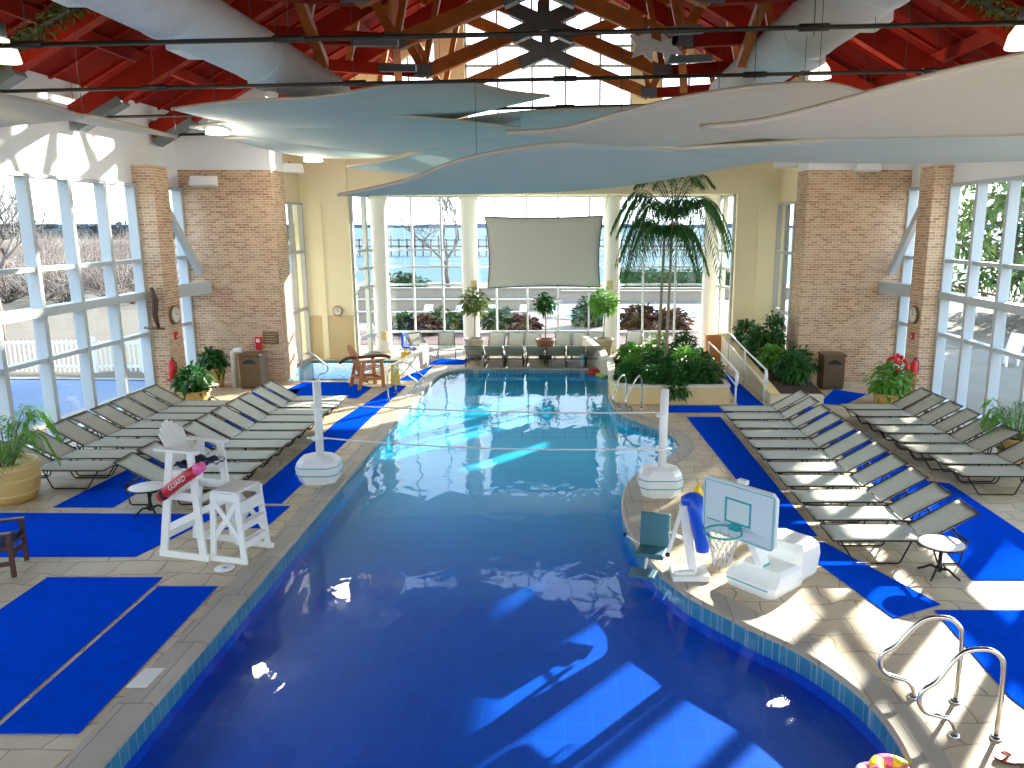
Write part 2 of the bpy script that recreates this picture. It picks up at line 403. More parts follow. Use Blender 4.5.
# basin
FZ = lambda y: -0.44
mb = MB(); ring_strip(mb, out_(0.0), -0.05, out_(0.0), -0.30)
struct(mb, 'trim_2', M_BAND)
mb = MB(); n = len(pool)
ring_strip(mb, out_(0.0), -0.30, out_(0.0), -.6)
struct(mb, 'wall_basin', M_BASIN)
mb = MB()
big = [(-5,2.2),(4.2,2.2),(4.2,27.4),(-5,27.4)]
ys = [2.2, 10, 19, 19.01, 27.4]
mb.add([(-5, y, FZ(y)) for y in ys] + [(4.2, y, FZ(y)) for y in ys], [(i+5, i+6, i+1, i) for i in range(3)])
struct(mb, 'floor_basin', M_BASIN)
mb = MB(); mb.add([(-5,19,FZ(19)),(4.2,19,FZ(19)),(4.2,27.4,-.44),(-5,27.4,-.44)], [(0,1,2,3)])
struct(mb, 'floor_far_basin', M_BASINFAR)
mb = MB(); mb.prism(out_(0.015), -.52, -0.07)
w = mb.build('pool_water', M_WATER)
tag(w, 'deep blue water filling the long indoor swimming pool', 'water', kind='stuff')
# spa basin
mb = MB(); ring_strip(mb, spa, 0.0, spa, -.7); holed(mb, [spa], -.7)
struct(mb, 'wall_spa_basin', mat('spa_tile', (.02,.26,.30), .4))
mb = MB(); mb.prism([(a*0.999, b) for a, b in spa], -0.68, -0.1)
tag(mb.build('spa_water', M_WATER), 'teal water of the small side pool behind the curved low wall', 'water', kind='stuff')

# ---- walls
WT = 5.92      # head of the tall glazing
XL, XR = -11.6, 10.4
EAVE = 8.1; SLOPE = 0.545
RIDGE = EAVE + SLOPE*(CX - XL)
def roofz(x): return EAVE + SLOPE*((x - XL) if x < CX else (XR - x))
Y0, Y1 = -6.0, 30.6

def glazing(name, a, b, z0, z1, vert, horiz, vw=0.1, hw=0.1, depth=0.2, thick=()):
    """window frame between plan points a and b, with mullions at fractions vert and rails at heights horiz"""
    a = Vector((a[0], a[1], 0)); b = Vector((b[0], b[1], 0)); t = (b-a).normalized(); nrm = Vector((-t.y, t.x, 0)); L = (b-a).length
    def blk(mb, s0, s1, za, zb, d):
        P = [a+t*s0-nrm*d/2, a+t*s1-nrm*d/2, a+t*s1+nrm*d/2, a+t*s0+nrm*d/2]
        mb.add([(p.x,p.y,za) for p in P]+[(p.x,p.y,zb) for p in P], [(0,3,2,1),(4,5,6,7),(0,1,5,4),(1,2,6,5),(2,3,7,6),(3,0,4,7)])
    mb = MB()
    blk(mb, 0, vw*.8, z0, z1, depth); blk(mb, L-vw*.8, L, z0, z1, depth); blk(mb, 0, L, z1-hw*.8, z1, depth+.02); blk(mb, 0, L, z0, z0+hw, depth+.02)
    for s in vert: blk(mb, s-vw/2, s+vw/2, z0, z1, depth)
    for h in horiz: blk(mb, 0, L, h-hw/2, h+hw/2, depth*.8)
    for h, hh, dd in thick: blk(mb, 0, L, h-hh/2, h+hh/2, dd)
    o = struct(mb, name, M_FRAME)
    mb = MB(); p = a - Vector((0,0,0)); q = b
    mb.add([(p.x,p.y,z0),(q.x,q.y,z0),(q.x,q.y,z1),(p.x,p.y,z1)], [(0,1,2,3)])
    mb.build('window_glass', M_GLASS, o)
    return o

RAILS = [1.87, 3.87]; THICK = [(2.93, 0.2, 0.34)]
def side_walls():
    k = 1
    for side, X in (('left', XL), ('right', XR)):
        s = 1 if side == 'left' else -1
        inw = 1 if side == 'left' else -1
        # plaster band above the glazing up to the eaves
        mb = MB()
        mb.box((min(X, X-inw*.3), Y0, WT), (max(X, X-inw*.3), 25.2, EAVE))
        mb.box((min(X, X-inw*.3), 24.3, -0.1), (max(X, X-inw*.3), Y1, WT))
        mb.box((min(X, X-inw*.3), 25.2, WT), (max(X, X-inw*.3), Y1, EAVE))
        mb.box((min(X, X-inw*.3), Y0, -0.1), (max(X, X-inw*.3), -5.4, WT))
        struct(mb, 'wall_'+side, M_PLAS)
        bays = [(-5.4, 2.0), (2.6, 11.6), (12.3, 21.62), (22.45, 24.2)]
        if side == 'right': bays = [(-5.4, 2.0), (2.6, 11.6), (12.3, 21.62), (22.45, 24.2)]
        for (y0, y1) in bays:
            L = y1-y0; nn = max(1, round(L/1.44))
            vert = [L - i*1.44 for i in range(1, nn) if L-i*1.44 > .5]
            if L < 2.5: vert = []
            glazing('window_%d' % k, (X - inw*.05, y0), (X - inw*.05, y1), 0.0, WT, vert, RAILS, vw=0.13, depth=0.26, thick=THICK); k += 1
    return k
kwin = side_walls()
# brick piers in the side walls
for side, X, inw in (('left', XL, 1), ('right', XR, -1)):
    near = X + inw*(.55 if side == 'left' else .52)
    for i, (y0, y1, zt) in enumerate([(21.62, 22.45, WT+.48), (11.6, 12.3, WT+.45), (2.0, 2.6, WT+.45)]):
        mb = MB(); mb.box((min(X-inw*.2, near), y0, 0), (max(X-inw*.2, near), y1, zt))
        struct(mb, 'wall_%s_pier' % side, M_BRICK)
    inner = -8.8 if side == 'left' else 7.28
    mb = MB(); mb.box((min(X, inner), 24.2, 0), (max(X, inner), 25.25, 6.45))
    struct(mb, 'wall_%s_chimney' % side, M_BRICK)
    mb = MB(); mb.box((min(X, inner), 24.2, 6.45), (max(X, inner), 25.25, roofz(inner)-.05))
    struct(mb, 'wall_%s_upper' % side, M_PLAS)
# alcove side windows and the cream end walls
for side in ('left', 'right'):
    Xs = -9.4 if side == 'left' else 7.62
    e = 1 if side == 'left' else -1
    glazing('window_%d' % kwin, (Xs, 25.25), (Xs, 28.45), 0, 5.6, [1.1, 2.15], [1.87, 3.9], vw=.12, depth=.16); kwin += 1
    mb = MB(); mb.box((min(Xs, Xs-e*.25), 25.25, 5.6), (max(Xs, Xs-e*.25), 28.5, roofz(Xs)))
    struct(mb, 'wall_%s_alcove' % side, M_CREAM)
    x1 = -7.72 if side == 'left' else 6.12
    mb = MB(); mb.box((min(Xs-e*.25, x1), 28.45, 0), (max(Xs-e*.25, x1), 28.8, roofz(x1)-.4))
    mb.box((min(Xs+e*.55, Xs+e*.75), 28.40, 0), (max(Xs+e*.55, Xs+e*.75), 28.46, 5.6))
    struct(mb, 'wall_%s_end' % side, M_CREAM)
    mb = MB(); mb.box((min(Xs, x1), 28.425, 0), (max(Xs, x1), 28.455, 1.6 if side == 'left' else 0.5))
    struct(mb, 'trim_3' if side == 'left' else 'trim_4', M_TAN)
    x2 = -7.15 if side == 'left' else 5.75
    glazing('window_%d' % kwin, (x1, 28.7), (x2, 30.55), 0, WT, [.95], [.72, 2.56, 3.25, 3.9], vw=.12, depth=.16); kwin += 1
# far wall: header, gable and its windows
bx0, bx1 = -7.15, 5.75
mb = MB()
mb.box((-9.6, 28.5, WT), (7.9, 30.85, 8.3))
gx = [CX-3.1, CX+3.1, CX+4.15, CX+6.3, CX-4.15, CX-6.3]
def wallpoly(mb, pts, y0, y1):
    n = len(pts); vs = [(x, y0, z) for x, z in pts]+[(x, y1, z) for x, z in pts]
    mb.add(vs, [list(range(n)), list(reversed(range(n, 2*n)))]+[(i, i+n, (i+1)%n+n, (i+1)%n) for i in range(n)])
for s in (-1, 1):
    a, b, c = CX+s*3.1, CX+s*4.15, CX+s*6.3
    wallpoly(mb, [(a,8.3),(b,8.3),(b,roofz(b)),(a,roofz(a))], 30.5, 30.85)
    d = XL if s < 0 else XR
    wallpoly(mb, [(c,6.3),(d,6.3),(d,EAVE),(c,roofz(c))], 30.5, 30.85)
    wallpoly(mb, [(b, roofz(b)-.35),(c, roofz(c)-.35),(c, roofz(c)),(b, roofz(b))], 30.5, 30.85)
wallpoly(mb, [(CX-3.1, roofz(CX-3.1)-.3),(CX,RIDGE-.3),(CX+3.1, roofz(CX+3.1)-.3),(CX+3.1, roofz(CX+3.1)),(CX,RIDGE),(CX-3.1, roofz(CX-3.1))], 30.5, 30.85)
struct(mb, 'wall_far', M_CREAM)
def gable(name, x0, x1, z0, vert, horiz):
    mb = MB(); y0, y1 = 30.62, 30.76
    top = lambda x: roofz(x)-.3
    for x in [x0+.04, x1-.04]+vert: mb.box((x-.035, y0, z0), (x+.035, y1, top(x)))
    for z in horiz:
        xa, xb = x0, x1
        mb.box((xa, y0, z-.035), (xb, y1, z+.035))
    o = struct(mb, name, M_FRAME)
    pts = [(x0, z0), (x1, z0), (x1, top(x1))] + ([(CX, top(CX))] if x0 < CX < x1 else []) + [(x0, top(x0))]
    mb = MB(); mb.add([(x, 30.69, z) for x, z in pts], [list(range(len(pts)))]); mb.build('window_glass', M_GLASS, o)
gable('window_%d' % kwin, CX-3.1, CX+3.1, 8.3, [CX-1.9, CX-.62, CX+.62, CX+1.9], [10.6, 11.3]); kwin += 1
gable('window_%d' % kwin, CX-6.3, CX-4.15, 8.3, [CX-5.2], [9.6]); kwin += 1
gable('window_%d' % kwin, CX+4.15, CX+6.3, 8.3, [CX+5.2], [9.6]); kwin += 1
# the great far window between the round columns
colx = [-7.02, -3.62, 1.78, 5.55]
vert = []
for a, b, st in ((colx[0], colx[1], 1.18), (colx[1], colx[2], 1.2), (colx[2], colx[3], 1.18)):
    nn = 3 if b-a < 4 else 4
    for i in range(1, nn+1): vert.append(a + (b-a)*(i)/(nn+ (0 if nn==3 else .5)) - (0.0 if nn==3 else .25) - bx0)
vert = sorted(v for v in vert if .3 < v < 12.6)
glazing('window_%d' % kwin, (bx0, 30.6), (bx1, 30.6), 0, WT, vert, [.72, 2.56, 3.25, 3.9], vw=.07, hw=.07, depth=.14); kwin += 1
for i, x in enumerate(colx):
    mb = MB(); mb.lathe([(.36,0),(.36,.12),(.31,.16),(.30,5.7),(.36,5.78),(.36,WT)], (x, 30.05, 0), 28)
    o = struct(mb, 'wall_far_column', M_COLUMN)
# near end, unseen behind the viewer: glazing added for frontal fill light
mb = MB(); mb.box((XL, Y0-.3, WT), (XR, Y0, EAVE)); wallpoly(mb, [(XL,EAVE),(XR,EAVE),(CX,RIDGE)], Y0-.3, Y0)
struct(mb, 'wall_near', M_PLAS)
glazing('window_%d' % kwin, (XL, Y0-.1), (XR, Y0-.1), 0, WT, [i*1.45 for i in range(1, 15)], [1.87, 3.9], vw=.1, depth=.2); kwin += 1

# ---- roof deck and boards
mb = MB()
for s, xe in ((-1, XL-.5), (1, XR+.5)):
    ze = roofz(XL) - .5*SLOPE
    P = [(xe, Y0-.5, ze), (CX, Y0-.5, RIDGE), (CX, Y1+.6, RIDGE), (xe, Y1+.6, ze)]
    if s > 0: P = P[::-1]
    up = [(x, y, z+.25) for x, y, z in P]
    mb.add(P+up, [(0,1,2,3),(7,6,5,4),(0,4,5,1),(1,5,6,2),(2,6,7,3),(3,7,4,0)])
struct(mb, 'ceiling', M_DECKRED)
mb = MB()      # board grooves as battens between trusses, running down the slope
y = Y0+.6
while y < Y1:
    for xa, xb in ((XL, CX), (XR, CX)):
        mb.bar((xa, y, roofz(xa)-.03), (xb, y, RIDGE-.03), .09, .07)
    y += 1.2
struct(mb, 'ceiling_battens', M_RED)
mb = MB()      # purlins along the hall
for d in (1.9, 3.8, 5.7, 7.6, 9.5):
    for x in (CX-d, CX+d): mb.box((x-.06, Y0, roofz(x)-.34), (x+.06, 30.5, roofz(x)-.06))
struct(mb, 'ceiling_purlins', M_RED)

# ---- trusses
def truss():
    t = thing('roof_truss', '', 'truss', group='scissor trusses under the roof')
    hw = CX - XL; zt = EAVE; RI = SLOPE*hw
    # local x from the centre line, local z absolute
    for s in (-1, 1):
        mb = MB(); mb.bar((s*(hw-.05), 0, zt-.45-.35), (s*.0, 0, zt+RI-.75), .26, .52); mb.build('rafter', M_RED, t)
        mb = MB(); mb.bar((-s*3.9, 0, 11.80), (s*3.3, 0, 8.95), .2, .34); mb.build('scissor_chord', M_ORANGE, t)
        mb = MB(); mb.bar((s*3.3, 0, 8.98), (s*7.6, 0, 9.25), .2, .3); mb.build('lower_chord', M_RED, t)
        mb = MB(); mb.bar((s*3.3, 0, 9.0), (s*4.4, 0, zt+RI-4.4*SLOPE-.7), .18, .22); mb.build('web_strut', M_ORANGE, t)
        mb = MB(); mb.bar((s*5.4, 0, 9.1), (s*5.0, 0, zt+RI-5.0*SLOPE-.7), .14, .16); mb.build('web_strut', M_ORANGE, t)
        mb = MB(); mb.bar((s*3.3, 0, 9.0), (s*2.6, 0, zt+RI-2.6*SLOPE-.7), .12, .16); mb.build('web_strut', M_ORANGE, t)
        mb = MB(); mb.cbox((s*3.3, 0, 9.0), (.5, .28, .3)); mb.build('node_plate', M_STEEL, t, bevel=.01)
        mb = MB(); mb.bar((s*(hw-.15), 0, zt-1.02), (s*(hw-1.25), 0, zt-.42), .34, .2); mb.build('foot_bracket', M_STEEL, t)
    mb = MB(); mb.bar((0, 0, 10.3), (0, 0, RIDGE-.5), .24, .24); mb.build('king_post', M_ORANGE, t)
    for s in (-1, 1):
        mb = MB(); mb.bar((-s*.85, 0, 10.23+.36), (s*.85, 0, 10.23-.36), .32, .36); mb.build('hub_plate', M_STEEL, t)
    mb = MB()
    mb.add([(x, y, z) for y in (-.165, .165) for x, z in ((-.4,10.0),(-.5,10.2),(-.4,10.4),(-.15,10.45),(-.15,10.75),(.15,10.75),(.15,10.45),(.4,10.4),(.5,10.2),(.4,10.0),(.1,10.02),(-.1,10.02))],
           [tuple(range(12)),tuple(range(23,11,-1))]+[(i,i+12,(i+1)%12+12,(i+1)%12) for i in range(12)])
    mb.build('hub_plate', M_STEEL, t)
    mb = MB(); mb.tube([(-hw+.3, 0, 7.3), (hw-.35, 0, 7.75)], .035, 8); r = mb.build('tie_rod', M_ROD, t)
    for x in (-7.2, -3.4, 0.6, 4.2, 7.6):
        z = 7.3+.45*(x+hw)/(2*hw); mb = MB(); mb.tube([(x-.22,0,z),(x+.22,0,z+.01)], .055, 8); mb.build('turnbuckle', M_ROD, r)
    for x in (-7.2, -3.4, 4.2, 7.6):
        mb = MB(); mb.tube([(x, 0, 7.5), (x, 0, roofz(CX+x)-.3)], .007, 5); mb.build('hanger_wire', M_ROD, r)
    return t
tr = truss(); TY = [22.9, 12.1, 15.7, 19.3, 26.5, 8.5, 4.9]
tr.location = (CX, 22.9, 0); tr['label'] = 'red and orange timber scissor truss, second from the far gable window'
for y, l in ((26.5, 'red and orange timber scissor truss closest to the far gable window'),
             (19.3, 'timber scissor truss crossing over the round far ends of both white ducts'),
             (15.7, 'timber scissor truss whose dark tie rod is the lower of the two crossing the ducts'),
             (12.1, 'timber scissor truss whose dark tie rod crosses highest in the photo')):
    dup(tr, (CX, y, 0), 0, l)

# ---- diagonal struts between trusses near the middle (orange)
for k, (p, q, lab) in enumerate([((-3.95,19.3,10.1),(-4.6,22.9,8.5),'orange diagonal brace between trusses left of the gable window'),
                            ((2.6,19.3,10.1),(3.3,22.9,8.5),'orange diagonal brace between trusses right of the gable window'),
                            ((-5.2,15.7,9.6),(-5.6,19.3,8.5),'orange diagonal brace beside the left white duct'),
                            ((4.0,15.7,9.9),(4.1,19.3,8.5),'orange diagonal brace beside the right white duct')]):
    mb = MB(); mb.bar(p, q, .2, .2); o = mb.build('roof_brace', M_ORANGE); tag(o, lab, 'beam', 'diagonal roof braces')

# ================================================================== CEILING FITTINGS
def duct(name, label, p, q, r, group):
    p, q = Vector(p), Vector(q); t = (q-p).normalized(); L = (q-p).length
    o = thing(name, label, 'duct', tuple(p), group=group)
    mb = MB(); n = int(L/.11); pts = []; rs = []
    for i in range(n+1):
        for dd, rr in ((0, r), (.07, r), (.085, r+.014), (.1, r)):
            if i*.11+dd <= L: pts.append(t*(i*.11+dd)); rs.append(rr)
    mb.tube(pts, rs, 32); mb.build('spiral_shell', M_DUCT, o)
    side = 1 if p.x < 0 else -1
    for s in (2.5, 6.0, 9.5, 13.0):
        mb = MB(); mb.tube([t*(s-.04), t*(s+.04)], r+.03, 32); b = mb.build('joint_band', M_DUCT, o)
        c = t*s; mb = MB(); mb.tube([c+Vector((0,0,r)), Vector((c.x, c.y, roofz(p.x+c.x)-p.z-.3))], .012, 5); mb.build('hanger_wire', M_ROD, b)
    for s in (4.2, 7.6, 11.0):   # outlets low on the wall side
        c = t*s + Vector((-side*r*.75, 0, -r*.62)); mb = MB(); mb.cbox((c.x, c.y, c.z), (.4, .8, .22)); mb.build('outlet_saddle', M_DUCT, o, bevel=.02)
    return o
duct('spiral_duct', 'long round white duct running into the roof on the left', (-6.0, 6.5, 8.02), (-6.0, 21.2, 8.10), .5, 'round white ducts')
duct('spiral_duct', 'long round white duct running into the roof on the right', (4.75, 6.5, 8.52), (4.75, 24.0, 8.56), .56, 'round white ducts')

def sail(label, near, far, m, sag=.35, wires=True, grp='leaf shaped fabric sails under the roof'):
    """leaf of cloth between two tips; near = edge towards the viewer, far = the other edge; pixels with a distance"""
    A = catmull([aty(*p) for p in near], 5); B = catmull([aty(*p) for p in far], 5)
    n = max(len(A), len(B))
    def res(P):
        L = [0]
        for i in range(1, len(P)): L.append(L[-1]+(P[i]-P[i-1]).length)
        out = []
        for k in range(n+1):
            s = L[-1]*k/n; i = 1
            while i < len(P)-1 and L[i] < s: i += 1
            f = (s-L[i-1])/max(1e-6, L[i]-L[i-1]); out.append(P[i-1].lerp(P[i], min(1, max(0, f))))
        return out
    A, B = res(A), res(B); c = (A[0]+A[-1])/2
    o = thing('fabric_sail', label, 'sail', tuple(c), group=grp)
    rows = []; W = 10
    for j in range(W+1):
        t = j/W; row = []
        for i in range(n+1):
            w = (A[i]-B[i]).length
            p = A[i].lerp(B[i], t) - Vector((0,0,math.sin(PI*t)*sag*min(1, w/2.5)*.35)); row.append(p-c)
        rows.append(row)
    mb = MB(); mb.sheet(rows, .012); mb.build('cloth', m, o)
    mb = MB(); mb.tube([p-c for p in A], .035, 8); mb.build('front_hem', M_HEM, o)
    mb = MB(); mb.tube([p-c for p in B], .02, 6); mb.build('back_hem', m, o)
    if wires:
        for p in (A[n//3], A[-1]):
            if XL+.4 < p.x < XR-.4: mb = MB(); mb.tube([p-c, Vector((p.x, p.y, roofz(p.x)-.3))-c], .005, 5); mb.build('hanger_wire', M_ROD, o)
    return o
# left group
sail('long blue-grey leaf sail topmost of the left group, below the left duct',
     [(172,109,17.5),(235,101,16.8),(320,97,16.3),(390,85,16),(460,82,15.8),(510,92,16.2),(549,96,17)],
     [(172,109,17.5),(230,122,19.2),(320,131,20),(410,128,20),(480,112,19),(549,96,17)], M_SAILB)
sail('blue-grey leaf sail just under the topmost one of the left group',
     [(190,127,19),(260,117,18.5),(330,112,18),(400,116,18),(470,122,18.5),(520,128,19)],
     [(190,127,19),(260,139,21),(330,148,21.6),(400,152,21.5),(470,142,20.5),(520,128,19)], M_SAILB)
sail('small blue-grey leaf sail with its left tip beside the clear hanging lamp',
     [(225,138,21),(290,136,20.8),(360,134,20.6),(430,133,21)],
     [(225,138,21),(290,154,22.4),(350,158,22.6),(400,154,22),(430,133,21)], M_SAILB)
sail('blue leaf sail behind the middle whose left tip points at the cream wall',
     [(347,167,22),(400,158,21.5),(450,142,21),(510,132,20.6),(570,133,20.6),(620,140,21)],
     [(347,167,22),(390,172,22.8),(450,176,23.4),(520,172,23),(580,158,22),(620,140,21)], M_SAILB)
sail('blue-grey leaf sail seen edge-on in front of the gable window foot',
     [(425,128,19.5),(480,117,19),(550,110,18.6),(630,107,18.5),(700,100,18.7),(760,96,19)],
     [(425,128,19.5),(480,138,21),(550,143,22),(630,140,22),(700,122,21),(760,96,19)], M_SAILB)
# centre and right
sail('large blue-grey leaf sail lowest in the middle, just above the hanging screen',
     [(338,195,15.5),(400,182,15),(460,160,14.6),(520,148,14.3),(580,143,14.2),(660,146,14.2),(740,152,14.6),(800,155,15)],
     [(338,195,15.5),(420,194,16.6),(500,193,17.4),(580,190,17.6),(660,180,17.2),(740,165,16),(800,155,15)], M_SAILB)
sail('broad cream leaf sail whose left tip hangs over the screen',
     [(506,132,13.2),(560,129,12.8),(620,113,12.4),(690,96,12.2),(770,85,12.2),(830,84,12.6),(870,95,13)],
     [(506,132,13.2),(570,141,14.2),(640,150,14.8),(720,155,15),(790,150,14.6),(840,130,13.8),(870,95,13)], M_SAILC)
sail('largest cream leaf sail reaching out of the photo at the right edge',
     [(700,127,9.8),(760,121,9.5),(830,104,9.2),(900,84,9),(980,64,8.9),(1080,46,8.9),(1180,44,9.2),(1260,70,9.6)],
     [(700,127,9.8),(770,137,10.5),(850,138,11),(940,137,11.2),(1040,134,11.2),(1120,120,10.8),(1200,98,10.2),(1260,70,9.6)], M_SAILC)
sail('flat pale blue leaf sail beneath the largest cream one',
     [(640,150,14.5),(720,146,14),(820,140,13.5),(920,130,13.2),(1020,118,13),(1120,112,13),(1200,120,13.3)],
     [(640,150,14.5),(720,158,15.6),(820,162,16),(920,162,16.2),(1020,160,16.2),(1120,150,15.5),(1200,120,13.3)], M_SAILB)
sail('white leaf sail at the left edge of the photo, close to the plaster wall',
     [(-160,88,13.5),(-80,86,13.2),(0,95,13),(50,106,13),(83,117,13.2)],
     [(-160,88,13.5),(-100,118,15),(-40,128,15.4),(20,124,15),(60,120,14),(83,117,13.2)], M_SAILC)
sail('thin white leaf sail by the left wall, its tip below the truss foot',
     [(40,112,17),(90,116,16.6),(135,126,16.6),(176,137,16.8)],
     [(40,112,17),(90,124,17.6),(140,132,17.4),(176,137,16.8)], M_SAILC)

# pendant lamps
def pendant(p, lab, s=1.0):
    o = thing('pendant_lamp', lab, 'lamp', tuple(p), group='clear glass hanging lamps')
    mb = MB(); mb.lathe([(.05,.30),(.12,.27),(.22,.12),(.27,-.08),(.26,-.1),(.2,.1),(.1,.24),(.05,.28)], n=20); mb.build('glass_shade', M_LAMPSH, o)
    mb = MB(); mb.lathe([(.07,.28),(.09,.32),(.09,.5),(.04,.56)], n=14); mb.build('lamp_cap', M_STEEL, o)
    mb = MB(); mb.ball((0,0,.08), (.07,.07,.1)); mb.build('bulb', M_BULB, o)
    mb = MB(); mb.tube([(0,0,.55),(0,0,roofz(p[0])-.2-p[2])], .012, 6); mb.build('stem', M_ROD, o)
    l = bpy.data.lights.new('lamp_light', 'POINT'); l.energy = 190 if p[1] > 15 else 60; l.shadow_soft_size = .25; l.color = (1, .9, .74)
    q = bpy.data.objects.new('lamp_light', l); q.location = (p[0], p[1], p[2]-.16); col.objects.link(q)
M_LAMPSH = mat('frosted_lamp_glass', (.8,.82,.8), .3, trans=.5)
M_BULB = bpy.data.materials.new('lamp_bulb'); M_BULB.use_nodes = True
_b = M_BULB.node_tree.nodes['Principled BSDF']; _b.inputs['Emission Color'].default_value = (1,.93,.8,1); _b.inputs['Emission Strength'].default_value = 6
pendant(aty(217,130,19.2), 'clear glass lamp hanging at the left tips of the blue sails')
pendant(aty(313,158,23.0), 'clear glass lamp hanging before the left chimney brickwork')
pendant(aty(3,56,14.0), 'glass lamp at the upper left edge of the photo')
pendant(aty(1022,42,14.0), 'glass lamp at the upper right edge of the photo')
pendant(aty(820,74,20.0), 'pale lamp under the roof just right of the right duct')

# floodlights / speakers on the side walls
def wall_speaker(p, rz, lab):
    o = thing('wall_speaker', lab, 'speaker', tuple(p), rz, group='white speakers high on the walls')
    mb = MB(); mb.add([(-.38,-.16,-.12),(.38,-.16,-.12),(.38,.16,-.16),(-.38,.16,-.16),(-.32,-.12,.14),(.32,-.12,.14),(.38,.16,.16),(-.38,.16,.16)],
                      [(0,3,2,1),(4,5,6,7),(0,1,5,4),(1,2,6,5),(2,3,7,6),(3,0,4,7)]); mb.build('cabinet', M_WHITE, o, bevel=.02)
    mb = MB(); mb.tube([(0,.1,.1),(0,.3,.2)], .03, 8); mb.build('bracket', M_STEEL, o)
wall_speaker(aty(203,181,23.7), .1, 'white speaker at the top of the left brick chimney')
wall_speaker(aty(868,166,23.7), -.1, 'white speaker at the top of the right brick chimney')
wall_speaker(aty(291,168,25.6), .5, 'white speaker above the narrow left alcove window')
wall_speaker(aty(786,163,25.6), -.5, 'white speaker above the narrow right alcove window')
# spotlights on trusses: grey twin starfish-like banners near the right node
mb = MB()
c = aty(645,45,19.2)
o = thing('hanging_star', 'grey star shaped ornament hanging at the left of the right truss node', 'ornament', tuple(c))
def star(mb, r0, r1, n=5, y=0.0, th=.04, rot=0):
    pts = []
    for i in range(2*n):
        a = PI*i/n + rot; r = r0 if i % 2 == 0 else r1; pts.append((r*math.sin(a), r*math.cos(a)))
    vs = [(x, y-th, z) for x, z in pts]+[(x, y+th, z) for x, z in pts]; m = len(pts)
    mb.add(vs, [list(range(m)), list(reversed(range(m, 2*m)))]+[(i, i+m, (i+1)%m+m, (i+1)%m) for i in range(m)])
mb = MB(); star(mb, .42, .2, 5, rot=.2); mb.build('star_body', M_DUCT, o)
mb = MB(); mb.tube([(0,0,.35),(0,0,roofz(c.x)-c.z-.2)], .01, 5); mb.build('hanger_wire', M_ROD, o)
c = aty(668,47,19.2)
o = thing('hanging_star', 'grey star shaped ornament hanging at the right of the right truss node', 'ornament', tuple(c))
mb = MB(); star(mb, .38, .17, 5, rot=.75); mb.build('star_body', M_DUCT, o)
mb = MB(); mb.tube([(0,0,.3),(0,0,roofz(c.x)-c.z-.2)], .01, 5); mb.build('hanger_wire', M_ROD, o)
# steel tubes across the roof at the nodes
for k, (a, b, Y, lab) in enumerate([((352,42),(398,42),17.5,'upper grey steel tube left of the gable window'),((379,68),(416,68),19.3,'lower grey steel tube left of the gable window'),
        ((668,31),(703,29),17.5,'upper grey steel tube right of the gable window'),((668,60),(712,58),19.3,'lower grey steel tube right of the gable window')]):
    p, q = aty(a[0], a[1], Y), aty(b[0], b[1], Y)
    mb = MB(); mb.bar(p, q, .14, .16); tag(mb.build('steel_tube', M_STEEL), lab, 'beam', 'short grey steel tubes at the truss nodes')

# ================================================================== MATTING ON THE DECK
def matp(pts, lab):
    P = [atz(u, v) for u, v in pts] if max(abs(p[0]) for p in pts) > 40 else [Vector((a, b, 0)) for a, b in pts]
    mb = MB(); mb.prism([(p.x, p.y) for p in P], 0.002, .014); return tag(mb.build('deck_mat', M_MAT), lab, 'mat', 'blue non-slip mats on the deck')
matp([(-7.2,6.2),(-5.6,6.2),(-5.6,10.13),(-7.2,10.13)], 'largest blue mat at the lower left, left of the thin pale gap')
matp([(-5.52,6.72),(-4.69,6.72),(-4.72,9.85),(-5.52,9.85)], 'long blue mat at the lower left between the thin pale gap and the pool edge')
matp([(-10.2,12.6),(-9.6,10.83),(-6.35,10.83),(-5.85,12.56),(-9.4,12.62)], 'wide blue mat crossing behind the brown wooden armchair')
matp([(-5.55,11.9),(-4.86,11.97),(-4.80,12.95),(-5.6,12.95)], 'small blue mat between the lifeguard chair and the pool edge')
matp([(-8.9,12.9),(-7.85,12.9),(-7.75,20.6),(-8.45,20.6)], 'narrow blue mat running between the two left rows of loungers')
matp([(-5.68,13.1),(-5.0,13.1),(-4.95,19.5),(-4.85,23.4),(-5.25,23.5),(-5.7,19.0)], 'long blue mat along the left pool edge beside the white net post')
matp([(-8.4,22.0),(-5.9,21.7),(-5.85,23.2),(-6.9,24.0),(-8.2,24.0)], 'blue mat in front of the small side pool')
matp([(-8.7,20.8),(-7.75,20.8),(-7.9,22.9),(-9.3,22.9)], 'blue mat in front of the left litter bin')
matp([(-5.3,24.3),(-4.65,24.3),(-4.6,26.9),(-5.05,25.6)], 'narrow blue mat at the foot of the curved low wall')
matp([(-4.9,27.2),(-3.6,27.2),(-3.5,28.2),(-4.6,28.4)], 'pale blue mat at the far left corner of the pool')
matp([(2.72,20.75),(4.5,20.75),(4.4,19.95),(2.66,19.95)], 'blue mat right against the front of the palm planter')
matp([(3.12,19.45),(3.98,19.45),(3.98,11.62),(3.42,11.62)], 'long blue mat between the pool and the right rows of loungers')
matp([(3.45,11.40),(4.0,11.36),(4.85,9.34),(4.10,8.98)], 'blue mat to the right of the basketball hoop base')
matp([(4.70,9.18),(7.2,9.18),(7.0,5.6),(5.0,5.6),(4.62,7.3)], 'blue mat behind the steel handrails at the lower right')
matp([(6.05,20.5),(6.95,20.6),(6.95,14.3),(7.3,14.2),(7.3,10.05),(5.62,10.05),(5.75,11.2)], 'blue mat running between the two right rows of loungers')
matp([(7.0,21.0),(8.05,22.9),(8.75,22.2),(7.6,20.8)], 'blue mat leading to the right litter bin')
matp([(4.68,20.3),(5.42,20.3),(5.42,27.2),(5.0,27.2),(4.95,23.0)], 'blue mat on the walkway between the railings')

